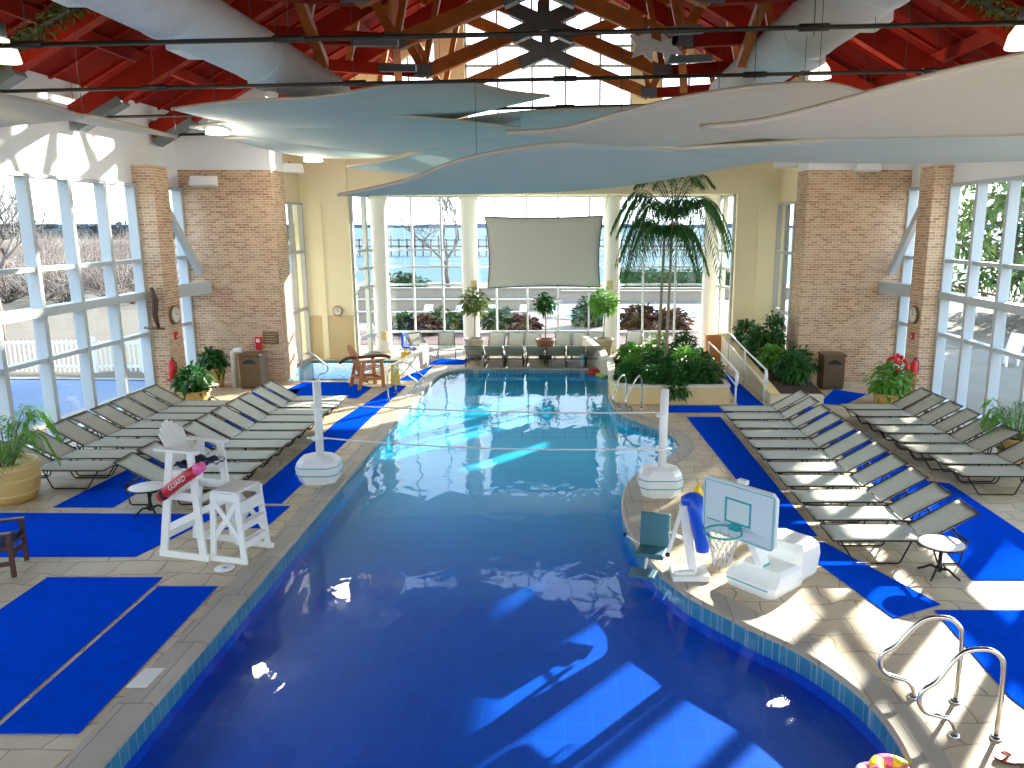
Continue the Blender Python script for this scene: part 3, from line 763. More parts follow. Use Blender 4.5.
# ================================================================== LOUNGERS
def make_lounger(mat_s=M_SLING):
    """feet towards +x, joint at x=.55 from the head end; local origin at the middle of the footprint"""
    t = thing('chaise_lounge', '', 'lounger')
    W = .31; xf, xj, hz = 1.0, -.33, .36; xh, zh = -1.06, .78
    # seat sling
    def strip(x0, z0, x1, z1, sag):
        rows = []
        for i in range(9):
            f = i/8; row = []
            for j in range(5):
                g = j/4; row.append((x0+(x1-x0)*f, -W+2*W*g, z0+(z1-z0)*f - sag*math.sin(PI*g)))
            rows.append(row)
        mb = MB(); mb.sheet(rows, .012); return mb
    strip(xf, hz, xj, hz, .012).build('seat_sling', mat_s, t)
    strip(xj-.02, hz+.01, xh, zh, .012).build('backrest_sling', mat_s, t)
    mb = MB()
    for s in (-1, 1): mb.tube([(xf, s*W, hz-.008), (xj, s*W, hz-.008), (-.95, s*W, hz-.03)], .012, 6)
    mb.tube([(xf, -W, hz-.008), (xf, W, hz-.008)], .012, 6); mb.tube([(-.95, -W, hz-.03), (-.95, W, hz-.03)], .015, 6)
    mb.build('side_frame', M_DARK, t)
    mb = MB(); mb.tube([(xj, -W, hz+.01), (xh, -W, zh), (xh, W, zh), (xj, W, hz+.01)], .011, 6); fr = mb.build('backrest_frame', M_DARK, t)
    mb = MB(); mb.tube([(-.7, -W+.03, .57), (-.88, -W+.03, hz-.03), (-.88, W-.03, hz-.03), (-.7, W-.03, .57)], .01, 5); mb.build('prop_bar', M_DARK, fr)
    for s in (-1, 1):
        for a, b, c, d_ in ((.90, .68, .02, -.12), (-.40, -.52, -.84, -.90)):
            mb = MB(); mb.tube([(a, s*W, hz-.01), (b, s*(W+.01), .03), (b-.03, s*(W+.01), .014), (c+.03, s*(W+.01), .014), (c, s*(W+.01), .03), (d_, s*W, hz-.02)], .013, 6); mb.build('leg', M_DARK, t)
    return t
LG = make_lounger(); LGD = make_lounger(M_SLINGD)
def place(x, y, rz, lab, grp, used=[]):
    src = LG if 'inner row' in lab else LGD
    lab = lab.replace('grey', 'shaded') if src is LGD else lab
    if src not in used: used.append(src); o = src; o.location = (x, y, 0); o.rotation_euler = (0,0,rz); o['label'] = lab
    else: o = dup(src, (x, y, 0), rz, lab)
    o['group'] = grp; return o
def rowlabel(i, n, where, near):
    if i == 0: return 'grey sling lounger nearest the viewer in %s, %s' % (where, near)
    if i == n-1: return 'grey sling lounger farthest from the viewer in %s' % where
    return 'grey sling lounger, %s from the viewer in %s' % (ORD[i], where)
g1 = 'loungers of the right row beside the pool mat'
ysR1 = [10.9+.802*i for i in range(11)]
for i, y in enumerate(ysR1): place(4.87, y, PI + random.uniform(-.02,.02), rowlabel(i, 11, 'the right inner row', 'beside the small round table'), g1)
ysR2 = [13.85,14.6,15.36,16.1,16.88,17.64,18.42,19.13]
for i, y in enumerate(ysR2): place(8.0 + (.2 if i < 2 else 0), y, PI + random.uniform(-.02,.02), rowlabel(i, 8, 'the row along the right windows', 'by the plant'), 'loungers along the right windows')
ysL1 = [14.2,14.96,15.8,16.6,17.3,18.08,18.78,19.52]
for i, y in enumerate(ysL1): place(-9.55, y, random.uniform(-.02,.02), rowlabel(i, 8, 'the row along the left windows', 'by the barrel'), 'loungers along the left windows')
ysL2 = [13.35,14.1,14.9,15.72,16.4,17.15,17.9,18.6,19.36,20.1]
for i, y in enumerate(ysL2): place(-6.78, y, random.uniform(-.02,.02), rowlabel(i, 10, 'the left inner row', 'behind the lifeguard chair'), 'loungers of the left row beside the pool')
# far loungers against the great window, facing the pool
def backs(xs, y, rz, where, grp):
    n = len(xs)
    for i, x in enumerate(xs):
        lab = 'grey sling lounger at the %s end of %s' % ('left' if i == 0 else 'right', where) if i in (0, n-1) else 'grey sling lounger, %s from the left in %s' % (ORD[i], where)
        o = place(x, y, rz, lab, grp)
gx_ = lambda u, v, z=.4: atz(u, v, z).x
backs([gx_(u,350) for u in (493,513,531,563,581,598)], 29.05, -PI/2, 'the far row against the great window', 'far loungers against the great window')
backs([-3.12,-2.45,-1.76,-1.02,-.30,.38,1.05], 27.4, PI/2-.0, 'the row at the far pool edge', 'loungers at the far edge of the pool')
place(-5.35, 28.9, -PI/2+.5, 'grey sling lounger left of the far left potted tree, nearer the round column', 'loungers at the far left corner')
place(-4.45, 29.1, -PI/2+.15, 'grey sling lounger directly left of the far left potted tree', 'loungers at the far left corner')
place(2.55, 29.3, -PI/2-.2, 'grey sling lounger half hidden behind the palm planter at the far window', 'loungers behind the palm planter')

# ================================================================== SMALL TABLES
def small_table(loc, lab):
    t = thing('side_table', lab, 'table', loc, group='small round pedestal tables')
    mb = MB(); mb.lathe([(.01,.455),(.29,.455),(.305,.465),(.305,.478),(.29,.485),(.01,.485)], n=32); mb.build('table_top', M_TABLE, t)
    mb = MB(); mb.lathe([(.305,.458),(.318,.462),(.318,.48),(.305,.482)], n=32); mb.build('rim', M_DARK, t)
    mb = MB(); mb.lathe([(.035,.06),(.05,.1),(.028,.18),(.026,.36),(.06,.43),(.1,.455)], n=16); mb.build('pedestal', M_DARK, t)
    for k in range(4):
        a = PI/4+k*PI/2; c, s = math.cos(a), math.sin(a)
        mb = MB(); mb.tube([(0.02*c,.02*s,.1),(.12*c,.12*s,.12),(.22*c,.22*s,.05),(.29*c,.29*s,.012)], [.02,.018,.016,.014], 8); mb.build('foot', M_DARK, t)
small_table((-7.05,12.62,0), 'small round table with dark pedestal beside the lifeguard chair')
small_table((5.24,10.22,0), 'small round table with dark pedestal beside the nearest right lounger')
small_table((-9.9,21.2,0), 'small round table beside the left pier planter in the distance')

# ================================================================== LIFEGUARD CHAIR
def lifeguard():
    t = thing('lifeguard_chair', 'white timber lifeguard chair with step platform at the left pool edge', 'lifeguard chair', (-5.33,11.08,0), R(-15))
    B = .09; w = .37
    def brd(p, q, a=.1, b=.035, up=(0,1,0)): 
        m = MB(); m.bar(p, q, a, b, up); return m
    # A-frames of the tall chair
    for s in (-1, 1):
        m = MB()
        m.bar((-.66, s*(w+.03), 0.0), (-.34, s*w, 1.62), .14, .045, (0,1,0)); m.build('rear_leg', M_WWOOD, t)
        m = MB(); m.bar((.16, s*(w+.03), 0.0), (.06, s*w, 1.62), .13, .045, (0,1,0)); m.build('front_leg', M_WWOOD, t)
        m = MB(); m.bar((-.72, s*(w+.05), .05), (.28, s*(w+.05), .05), .04, .10); m.build('runner', M_WWOOD, t)
        m = MB(); m.bar((-.58, s*w, .42), (.12, s*w, .72), .1, .035, (0,1,0)); m.bar((-.5, s*w, .95), (.1, s*w, .95), .035, .12); m.bar((-.42, s*w, 1.28), (.08, s*w, 1.28), .035, .13); m.build('side_rail', M_WWOOD, t)
        m = MB(); m.prism([(-.62, s*w-.07),(.2, s*w-.07),(.24, s*w),(.2, s*w+.07),(-.62, s*w+.07)], 1.62, 1.655); m.build('armrest', M_WWOOD, t)
    m = MB()
    for i in range(5): m.cbox((-.36+.125*i, 0, 1.33+.012*i), (.11, .7, .025))
    m.build('seat', M_WWOOD, t)
    # fan back
    m = MB()
    for i in range(7):
        a = (i-3)*.055; L = .82-.035*abs(i-3)**1.5
        b0 = Vector((-.37, (i-3)*.066, 1.33)); d = Vector((-.46, math.sin(a)*.5, .9)).normalized()
        m.bar(b0, b0+d*L*.9, .066, .022, (1,0,.4))
    m.build('backrest', M_WWOOD, t)
    for x, z in ((-.62,.3),(.13,.35),(.10,.9),(-.5,.95)):
        m = MB(); m.bar((x, -w, z), (x, w, z), .035, .1); m.build('cross_rail', M_WWOOD, t)
    # ladder platform
    m = MB()
    for i in range(4): m.cbox((.42+.125*i, 0, 1.05), (.115, .62, .03))
    m.build('platform', M_WWOOD, t)
    for s in (-1, 1):
        m = MB(); m.bar((.30, s*.33, 0), (.38, s*.29, 1.04), .1, .045, (0,1,0)); m.build('platform_leg', M_WWOOD, t)
        m = MB(); m.bar((.92, s*.33, 0), (.84, s*.29, 1.04), .1, .045, (0,1,0)); m.build('platform_leg', M_WWOOD, t)
        m = MB(); m.bar((.2, s*.36, .04), (1.0, s*.36, .04), .04, .09); m.build('runner', M_WWOOD, t)
        m = MB(); m.bar((.36, s*.3, .92), (.86, s*.31, .35), .08, .03, (0,1,0)); m.bar((.36, s*.31, .35), (.86, s*.3, .92), .08, .03, (0,1,0)); m.bar((.34,s*.3,.97),(.9,s*.3,.97),.035,.12); m.build('cross_brace', M_WWOOD, t)
    for z in (.3, .58, .84):
        m = MB(); m.cbox((.88, 0, z), (.14 if z < .8 else .05, .62, .035 if z < .8 else .14)); m.bar((.9,-.3,z-.05),(.9,.3,z-.05),.03,.1); m.build('ladder_step', M_WWOOD, t)
    t.scale = (.85,.85,1.0)
    return t
lifeguard()
# rescue tube leaning on the arms
t = thing('rescue_tube', 'dark red rescue tube hanging across the lifeguard chair', 'rescue tube', (-5.33,11.08,0), R(-15)); t.scale = (.85,.85,1)
m = MB(); m.tube([(-.52,-.50,.95),(-.3,-.47,1.10),(-.0,-.44,1.28),(.26,-.42,1.42)], [.085,.09,.09,.08], 12); m.build('tube_body', M_REDV, t)
m = MB(); m.tube([(-.46,-.497,.99),(-.42,-.492,1.017)], .093, 12); m.build('strap', M_BLACK, t)
m = MB(); m.tube([(.2,-.43,1.387),(.34,-.41,1.46)], [.088,.07], 12); m.build('tube_end', M_PINK, t)
fc = bpy.data.curves.new('tube_lettering', 'FONT'); fc.body = 'GUARD'; fc.size = .11; fc.extrude = .002; fc.align_x = 'CENTER'; fc.align_y = 'CENTER'; fc.materials.append(M_TABLE)
tmp = bpy.data.objects.new('tube_lettering_curve', fc); col.objects.link(tmp); bpy.context.view_layer.update()
me_ = bpy.data.meshes.new_from_object(tmp.evaluated_get(bpy.context.evaluated_depsgraph_get())); bpy.data.objects.remove(tmp)
fo = bpy.data.objects.new('tube_lettering', me_); col.objects.link(fo); fo.parent = t
tx = Vector((.3,.03,.18)).normalized(); tz = Vector((.1,-1,.0)); tz = (tz - tx*tz.dot(tx)).normalized(); ty = tz.cross(tx)
fo.matrix_local = Matrix.Translation(Vector((-.12,-.455,1.20)) + tz*.092) @ Matrix((tx, ty, tz)).transposed().to_4x4()
t = thing('seat_towel', 'dark blue and black towel lying on the lifeguard chair seat', 'towel', (-5.33,11.08,0), R(-15)); t.scale = (.85,.85,1)
m = MB(); rows = []
for i in range(8):
    rows.append([(-.33+.075*i, -.33+.08*j, 1.40+.03*math.sin(i*1.7+j*.9)+.02*math.sin(j*2.3)) for j in range(9)])
m.sheet(rows, .03); m.build('towel_cloth', mat('dark_blue_towel', (.015,.035,.09), .9, vary=.5, scale=9), t)

# ================================================================== NET POSTS
def pylon(loc, rz, lab, hp, lx=.80, ly=.66):
    t = thing('net_post', lab, 'net post', loc, rz, 'weighted posts of the water volleyball net')
    m = MB()
    def ring(z, k, c=.14): 
        a, b = lx/2*k, ly/2*k
        return [(a-c,-b,z),(a,-b+c,z),(a,b-c,z),(a-c,b,z),(-a+c,b,z),(-a,b-c,z),(-a,-b+c,z),(-a+c,-b,z)]
    prof = [(0,.80),(.05,.86),(.17,.95),(.175,.97),(.32,1.0),(.325,.985),(.42,.93),(.50,.78),(.54,.5)]
    vs = []; fs = []
    for z, k in prof: vs += ring(z, k)
    for i in range(len(prof)-1):
        for j in range(8): fs.append((i*8+j, i*8+(j+1)%8, (i+1)*8+(j+1)%8, (i+1)*8+j))
    fs.append(tuple(range(len(vs)-8, len(vs)))); fs.append(tuple(reversed(range(8))))
    m.add(vs, fs); m.build('weighted_base', M_WHITE, t, bevel=.012)
    m = MB()
    for z in (.185, .335):
        r = ring(z, 1.012); m.add(r+[(x, y, z+.018) for x, y, _ in r], [(j, (j+1)%8, (j+1)%8+8, j+8) for j in range(8)])
    m.build('green_stripe', M_TEAL, t)
    m = MB(); m.tube([(0.03,0,.5),(0.05,0,hp)], .075, 14); m.build('pole', M_WHITE, t, )
    m = MB(); m.tube([(0,0,hp-.5),(0,0,hp-.44)], .09, 14); m.build('collar', M_WHITE, t)
    m = MB(); m.tube([(-.2,0,.85),(.2,0,.85)], .02, 8); m.tube([(0,0,.82),(0,0,.88)], .1, 14); m.build('cleat', M_WHITE, t)
    return t
pL = (-4.70, 14.35); pR = (1.73, 13.62)
pylon((*pL, 0), .0, 'white net post with chunky base at the left pool edge', 1.95)
pylon((*pR, 0), .0, 'white net post with chunky base on the rounded right pool edge', 1.95)
tn = thing('volleyball_net', 'two white net cords stretched across the pool between the white posts', 'net', (0,0,0))
for z, sg, lab in ((1.53, .07, 'upper_cord'), (.86, .10, 'lower_cord')):
    m = MB(); pts = []
    for i in range(25):
        f = i/24; x = pL[0]+.09+(pR[0]-pL[0]-.18)*f; y = pL[1]+(pR[1]-pL[1])*f
        pts.append((x, y, z-(4*sg*f*(1-f))))
    m.tube(pts, .016, 6); m.build(lab, M_NET, tn)

# ================================================================== BASKETBALL HOOP
def hoop():
    t = thing('basketball_hoop', 'white poolside basketball hoop with teal rim on a heavy white base', 'basketball hoop', (2.83, 10.04, 0), R(42))
    # local: -y... board faces -x local toward the pool
    def blk(n, prof, m_=M_WHITE):
        m = MB(); vs = []; fs = []
        for z, x0, x1, y in prof:
            c = .08
            vs += [(x0+c,-y,z),(x1-c,-y,z),(x1,-y+c,z),(x1,y-c,z),(x1-c,y,z),(x0+c,y,z),(x0,y-c,z),(x0,-y+c,z)]
        for i in range(len(prof)-1):
            for j in range(8): fs.append((i*8+j, i*8+(j+1)%8, (i+1)*8+(j+1)%8, (i+1)*8+j))
        fs.append(tuple(range(len(vs)-8, len(vs)))); fs.append(tuple(reversed(range(8))))
        m.add(vs, fs); return m.build(n, m_, t, bevel=.015)
    blk('front_base', [(0,-.52,.25,.37),(.08,-.56,.25,.40),(.16,-.56,.25,.40),(.25,-.40,.25,.36),(.30,-.3,.25,.3)])
    blk('ballast_tank', [(0,.16,.66,.30),(.06,.13,.70,.34),(.34,.12,.74,.36),(.46,.15,.72,.35),(.54,.22,.64,.28)])
    m = MB(); r = [(-.563,-.30),(-.563,.30)]; m.cbox((-.56,0,.135),(.012,.64,.015)); m.build('teal_stripe', M_TEAL, t)
    m = MB(); m.cbox((-.2,0,.31),(.16,.12,.05)); m.build('post_socket', M_TEAL, t)
    m = MB(); m.bar((-.2,0,.3), (-.66,0,1.08), .16, .12, (0,1,0)); m.build('support_post', M_WHITE, t, bevel=.01)
    # board
    bx = -.80; hw_, z0, z1 = .56, .82, 1.58; q = .12
    m = MB(); c = .07
    P = [(-hw_+c,z0),(hw_-c,z0),(hw_,z0+c),(hw_,z1-c),(hw_-c,z1),(-hw_+c,z1),(-hw_,z1-c),(-hw_,z0+c)]
    vs = [(bx-.03,y,z) for y, z in P]+[(bx+.03,y,z) for y, z in P]
    m.add(vs, [tuple(reversed(range(8))), tuple(range(8,16))]+[(i,(i+1)%8,(i+1)%8+8,i+8) for i in range(8)])
    bd = m.build('backboard', mat('pale_backboard', (.66,.78,.76), .4), t, bevel=.01)
    m = MB(); x = bx-.034
    def fr(y0, y1, za, zb, w):
        m.box((x-.004,y0,za),(x,y1,za+w)); m.box((x-.004,y0,zb-w),(x,y1,zb)); m.box((x-.004,y0,za),(x,y0+w,zb)); m.box((x-.004,y1-w,za),(x,y1,zb))
    fr(-.2,.2,.92+q,1.25+q,.025); fr(-.53,.53,.73+q,1.42+q,.008)
    m.box((x-.004,.28,.88+q),(x,.48,.892+q)); m.build('target_square', M_TEAL, bd)
    # rim
    m = MB(); cx = bx-.33; rr = .235
    m.tube([(cx+rr*math.cos(2*PI*k/28), rr*math.sin(2*PI*k/28), .90+q) for k in range(28)], .014, 8, True)
    m.box((bx-.12,-.07,.86+q),(bx-.03,.07,.93+q)); rim = m.build('rim', M_TEAL, t)
    m = MB(); N = 14
    def pt(k, j):
        a = 2*PI*(k+.5*j)/N; r_ = [rr, .20, .165, .14, .125, .12][j]; return (cx+r_*math.cos(a), r_*math.sin(a), .90+q-.085*j)
    for k in range(N):
        for j in range(5):
            m.tube([pt(k,j), pt(k,j+1)], .005, 4); m.tube([pt(k,j), pt(k-1,j+1)], .005, 4)
    m.build('net', M_NET, rim)
    m = MB(); m.cbox((bx+.05,0,1.60),(.08,.14,.06)); m.build('top_bracket', M_WHITE, t, bevel=.01)
hoop()

# ================================================================== POOL LIFT (near right)
t = thing('pool_lift', 'white pool lift with blue sleeve and teal folding seat on the right pool edge', 'pool lift', (1.74, 10.2, 0), 0, None, .84)
m = MB(); m.cbox((0,0,.05),(.62,.5,.1)); m.cbox((-.1,-.12,.12),(.34,.1,.06)); m.build('base_plate', M_WWOOD, t, bevel=.02)
m = MB(); m.bar((.05,0,.08),(-.12,.1,1.22),.17,.14,(1,0,0)); m.build('mast', M_WWOOD, t, bevel=.015)
m = MB(); m.bar((-.14,.1,1.15),(-.36,.0,.42),.06,.06,(1,0,0)); m.build('lift_arm', M_WWOOD, t)
m = MB(); m.tube(catmull([(-.14,.1,1.27),(.04,.05,1.31),(.12,.0,1.12),(.18,-.02,.78),(.2,-.03,.45)],4), [.08+.09*min(1,i/6)-.06*max(0,(i-10)/6) for i in range(17)], 14); m.build('vinyl_sleeve', M_BLUEPL, t)
m = MB(); m.lathe([(.10,1.30),(.09,1.40),(.055,1.50),(.03,1.54),(.01,1.55)], (.12,.15,0), 14); m.build('yellow_tip', M_YEL, t)
m = MB(); m.tube([(.31,.05,.95),(.35,.0,.5)], .02, 6); m.build('yellow_strap', M_YEL, t)
m = MB(); m.panel([(-.78,.52,.32),(-.30,.36,.32),(-.28,.42,.92),(-.76,.58,.92)], .08); m.add([], []); s_ = m.build('seat_back', M_SEATTEAL, t, bevel=.02)
m = MB(); m.panel([(-.93,.12,.32),(-.45,-.04,.32),(-.30,.36,.32),(-.78,.52,.32)], .09); m.build('seat_pad', M_SEATTEAL, t, bevel=.03)
m = MB(); m.panel([(-1.04,-.20,.1),(-.64,-.34,.1),(-.53,-.03,.1),(-.93,.11,.1)], .05); m.build('foot_rest', M_SEATTEAL, t, bevel=.01)
m = MB(); m.tube([(-.32,.4,.6),(-.1,.1,.62)], .03, 8); m.build('seat_bracket', M_WHITE, t)
m = MB(); m.tube([(-1.05,.3,.60),(-.8,.34,.42)], .014, 6); m.build('seat_handle', M_WHITE, t)
m = MB(); m.tube([(-.7,.06,.30),(-.74,.0,.1)], .02, 6); m.build('foot_rest_link', M_WHITE, t)
m = MB(); m.ball((-.37,-.01,.38), .04); m.build('black_knob', M_BLACK, t)
m = MB(); m.ball((-1.06,.3,.61), .035); m.build('black_knob', M_BLACK, t)
m = MB(); m.ball((-.27,-.2,.06), .04); m.build('black_knob', M_BLACK, t)

# ================================================================== HANDRAILS
def grab_rail(base_a, base_b, rev, lab, grp, h=.85, reach=.75):
    """figure-four stainless rail: post at a, bends over and loops back to b"""
    a = Vector((*base_a, 0)); b = Vector((*base_b, 0)); d = (b-a).normalized()
    t = thing('grab_rail', lab, 'handrail', tuple(a), group=grp)
    L = (b-a).length
    P = [(0,0),(0,h*.75),(.06*1,h*.94),(.2,h),(.4,h*.93),(L+.20,h*.62),(L+.32,h*.5),(L+.35,h*.36),(L+.28,h*.25),(L+.14,h*.21),(L+.06,h*.18),(L,h*.08),(L,0)]
    pts = catmull([d*x+Vector((0,0,z)) for x, z in P], 5)
    m = MB(); m.tube(pts, .024, 10); m.build('rail_tube', M_CHROME, t)
    for o_ in (0, L):
        m = MB(); m.lathe([(.06,0),(.06,.01),(.035,.03)], tuple(d*o_), 16); m.build('escutcheon', M_CHROME, t)
grab_rail((4.12,6.66),(3.74,6.70),0,'nearer stainless grab rail at the lower right corner','stainless grab rails at the lower right', .92)
grab_rail((4.02,7.25),(3.62,7.33),0,'farther stainless grab rail at the lower right corner','stainless grab rails at the lower right', .92)
grab_rail((2.05,20.45),(1.75,19.95),0,'stainless grab rail nearest the palm planter front','stainless grab rails by the planter', .9)
grab_rail((1.65,20.6),(1.45,20.3),0,'stainless grab rail at the left corner of the palm planter','stainless grab rails by the planter', .9)
grab_rail((-4.95,21.4),(-4.5,21.7),0,'stainless grab rail nearer the viewer at the far left pool side','stainless grab rails at the far left', .9)
grab_rail((-4.95,22.4),(-4.5,22.6),0,'stainless grab rail farther from the viewer at the far left pool side','stainless grab rails at the far left', .9)
grab_rail((-8.25,24.05),(-7.85,24.35),0,'stainless grab rail into the small side pool','stainless grab rails at the side pool', .9)

# skimmer lid and floor grate
t = thing('skimmer_lid', 'round white skimmer lid in the deck in front of the lifeguard chair', 'lid', (-4.86,10.42,0))
m = MB(); m.lathe([(.14,.012),(.14,.018),(.02,.02)], n=24); m.build('lid_disc', M_WHITE, t)
m = MB(); m.lathe([(.025,.02),(.02,.024)], n=12); m.build('finger_hole', M_STEEL, t)
p = atz(145,680)
mb = MB(); mb.prism([(p.x-.12,p.y-.16),(p.x+.1,p.y-.16),(p.x+.12,p.y+.2),(p.x-.1,p.y+.2)], .012, .02); tag(mb.build('depth_marker', M_TABLE), 'worn white depth marker tile on the left pool coping', 'marker')
# ================================================================== PLANTS
def leaf(mb, p, d, L, w, up=Vector((0,0,1)), fold=.25, droop=.3):
    d = d.normalized(); s = d.cross(up)
    s = s.normalized() if s.length > 1e-4 else Vector((1,0,0)); n = s.cross(d)
    m = p + d*L*.5 + n*L*fold*.2; e = p + d*L - Vector((0,0,L*droop))
    mb.add([p, m+s*w/2, e, m-s*w/2], [(0,1,2,3)])
def rdir(zlo=-.3, zhi=1.0):
    a = random.uniform(0, 2*PI); z = random.uniform(zlo, zhi); r = math.sqrt(max(0, 1-z*z)); return Vector((r*math.cos(a), r*math.sin(a), z))
def crown(mb, c, r, n, L, w, fill=.6, droop=.3):
    r = r if isinstance(r, (tuple, list)) else (r, r, r)
    for _ in range(n):
        d = rdir(-.8, 1); k = fill+(1-fill)*random.random()
        p = Vector((c[0]+d.x*r[0]*k, c[1]+d.y*r[1]*k, c[2]+d.z*r[2]*k))
        leaf(mb, p, (d+rdir(-1,1)*.9), L*random.uniform(.7,1.3), w, droop=droop)
def frond(mbl, mbs, base, az, L, rise, droop, nl=26, lw=.035, ll=.42, r0=.018, hang=.5):
    d = Vector((math.cos(az), math.sin(az), 0)); pts = []
    for i in range(nl+1):
        f = i/nl; pts.append(base + d*(L*(f - .12*f*f)) + Vector((0,0,rise*math.sin(min(1,f*1.15)*PI*.55) - droop*f**2.4)))
    mbs.tube(pts[::2], [r0*(1-.75*(i/(nl/2))) for i in range(len(pts[::2]))], 5)
    s = Vector((-d.y, d.x, 0))
    for i in range(2, nl+1):
        f = i/nl; t = (pts[i]-pts[i-1]).normalized(); l = ll*(math.sin(PI*(.12+.82*f))**.6)*random.uniform(.85,1.1)
        for q in (-1, 1):
            dr = (s*q*.85 + t*.55 + Vector((0,0,.15-hang*random.uniform(.7,1.3)))).normalized()
            up = Vector((0,0,1)); sd = dr.cross(up).normalized()*lw*.5
            m = pts[i] + dr*l*.5 + Vector((0,0,.02)); e = pts[i] + dr*l - Vector((0,0,l*.35*hang))
            mbl.add([pts[i], m+sd, e, m-sd], [(0,1,2,3)])

# tall twin palm in the planter
PB = Vector((3.15, 24.2, .45))
t = thing('palm_tree', 'tall double-stemmed palm rising from the stone planter by the pool', 'palm tree', tuple(PB))
for k, (q, top) in enumerate([((.0,0),(.10,.0,4.15)),((-.22,.12),(-.12,.1,3.7))]):
    m = MB(); pts = [Vector((q[0],q[1],-.15)), Vector((q[0]+(top[0]-q[0])*.3,q[1],1.2)), Vector((q[0]+(top[0]-q[0])*.7,q[1],2.6)), Vector(top)]
    m.tube(catmull(pts,5), [.075-.03*min(1,i/8) for i in range(16)], 10); m.tube([Vector(top), Vector(top)+Vector((.01,0,.55))], [.05,.03], 8); m.build('trunk', M_TRUNK, t)
ml, ms = MB(), MB()
for i in range(17):
    az = 2*PI*i/17 + random.uniform(-.15,.15); frond(ml, ms, Vector((.1,0,4.55)), az, random.uniform(1.8,2.25), random.uniform(.9,1.5), random.uniform(1.7,2.9), 38, .042, .62, hang=.75)
for i in range(8):
    az = 2*PI*i/8 + .5; frond(ml, ms, Vector((.12,0,4.6)), az, 1.35, 1.5, .55, 34, .04, .48, hang=.55)
for i in range(12):
    az = 2*PI*i/12 + .3; frond(ml, ms, Vector((-.12,.1,4.1)), az, random.uniform(1.3,1.7), random.uniform(.6,1.0), random.uniform(1.4,2.3), 34, .045, .55, hang=.75)
ms.build('frond_stems', M_LEAFO, t); ml.build('fronds', M_LEAF, t)

# stone planter
pl = [(1.42,25.6),(1.36,24.4),(1.33,23.2),(1.30,22.0),(1.42,21.15),(1.75,20.98),(4.50,20.98),(4.55,21.15),(4.62,23.0),(4.55,25.2),(4.1,26.8),(3.2,28.3),(2.5,28.3),(1.9,27.0)]
def inset(poly, d):
    n = len(poly); out = []
    c = Vector((sum(p[0] for p in poly)/n, sum(p[1] for p in poly)/n))
    for p in poly: v = c-Vector(p); out.append(tuple(Vector(p)+v.normalized()*d))
    return out
t = thing('stone_planter', 'buff stone planter box of the palm with a pale cap', 'planter', (0,0,0))
m = MB(); pin = inset(pl, .22); ring_strip(m, pl, 0, pl, .46); ring_strip(m, pin, .46, pin, .2); m.build('planter_wall', M_STONE, t)
m = MB(); po = inset(pl, -.03); ring_strip(m, po, .46, po, .52); ring_strip(m, po, .52, pin, .52); ring_strip(m, pin, .52, pin, .46); ring_strip(m, pin, .46, po, .46); m.build('cap', M_STONEC, t)
m = MB(); holed(m, [pin], .38); m.build('soil', M_SOIL, t)
# curved white stub wall at its pool side
pts = catmull([(1.32,25.2,0),(1.25,26.4,0),(.95,27.6,0),(.75,28.2,0)], 5)
rows = [[(p.x, p.y, z) for z in (0, h)] for p, h in zip(pts, [.62+.25*i/len(pts) for i in range(len(pts))])]
m = MB()
for i in range(len(pts)-1):
    h = .55+.35*i/len(pts); h2 = .55+.35*(i+1)/len(pts); p, q = pts[i], pts[i+1]; d = (q-p).normalized(); s = Vector((-d.y,d.x,0))*.12
    m.add([p+s,p-s,q-s,q+s,p+s+Vector((0,0,h)),p-s+Vector((0,0,h)),q-s+Vector((0,0,h2)),q+s+Vector((0,0,h2))],[(0,3,2,1),(4,5,6,7),(0,1,5,4),(1,2,6,5),(2,3,7,6),(3,0,4,7)])
tag(m.build('curved_stub_wall', M_STONEC), 'low curved pale wall at the pool side of the palm planter', 'low wall')
# shrubs in the planter, each its own
def shrub(p, r, n, m_, lab, L=.26, w=.13, grp='leafy shrubs in the palm planter', stems=5):
    t = thing('leafy_shrub', lab, 'shrub', tuple(p), group=grp)
    ml = MB(); crown(ml, (0,0,r[2]*.85), r, n, L, w, .45, .35); ml.build('foliage', m_, t)
    m = MB()
    for i in range(stems):
        a = 2*PI*i/stems; m.tube([(0.03*math.cos(a),.03*math.sin(a),-.05),(r[0]*.5*math.cos(a), r[1]*.5*math.sin(a), r[2])], .012, 5)
    m.build('stems', M_BARK, t)
SH = [((1.85,21.9),(.42,.45,.40),M_LEAF,'dark leafy shrub at the pool corner of the palm planter'),
      ((2.45,21.6),(.45,.45,.38),M_LEAF,'dark leafy shrub left of centre along the planter front'),
      ((3.1,21.45),(.50,.45,.45),M_LEAF,'shrub spilling over the middle of the planter front'),
      ((3.75,21.75),(.48,.5,.5),M_LEAF,'shrub spilling over the planter front right of its middle'),
      ((4.2,22.2),(.36,.5,.42),M_LEAFO,'olive shrub at the right front corner of the palm planter'),
      ((2.1,23.0),(.45,.5,.45),M_LEAFL,'bright shrub behind the pool corner of the planter'),
      ((2.75,22.8),(.5,.5,.55),M_LEAF,'tall dark shrub in front of the palm stems'),
      ((3.6,23.1),(.55,.5,.62),M_LEAFL,'bright bushy shrub right of the palm stems'),
      ((4.1,23.6),(.4,.5,.5),M_LEAF,'dark shrub at the right side of the planter by the walkway'),
      ((3.0,25.4),(.55,.5,.62),M_LEAFL,'bright upright shrub behind the palm stems'),
      ((3.9,25.3),(.4,.45,.75),M_LEAF,'rounded dark shrub at the rear right of the planter'),
      ((2.2,25.8),(.4,.4,.4),M_LEAFL,'yellow-green shrub at the rear left of the planter')]
for (x, y), r, m_, lab in SH: shrub((x, y, .36), (r[0]*.9, r[1]*.9, r[2]*.78), 360, m_, lab, .24, .11)
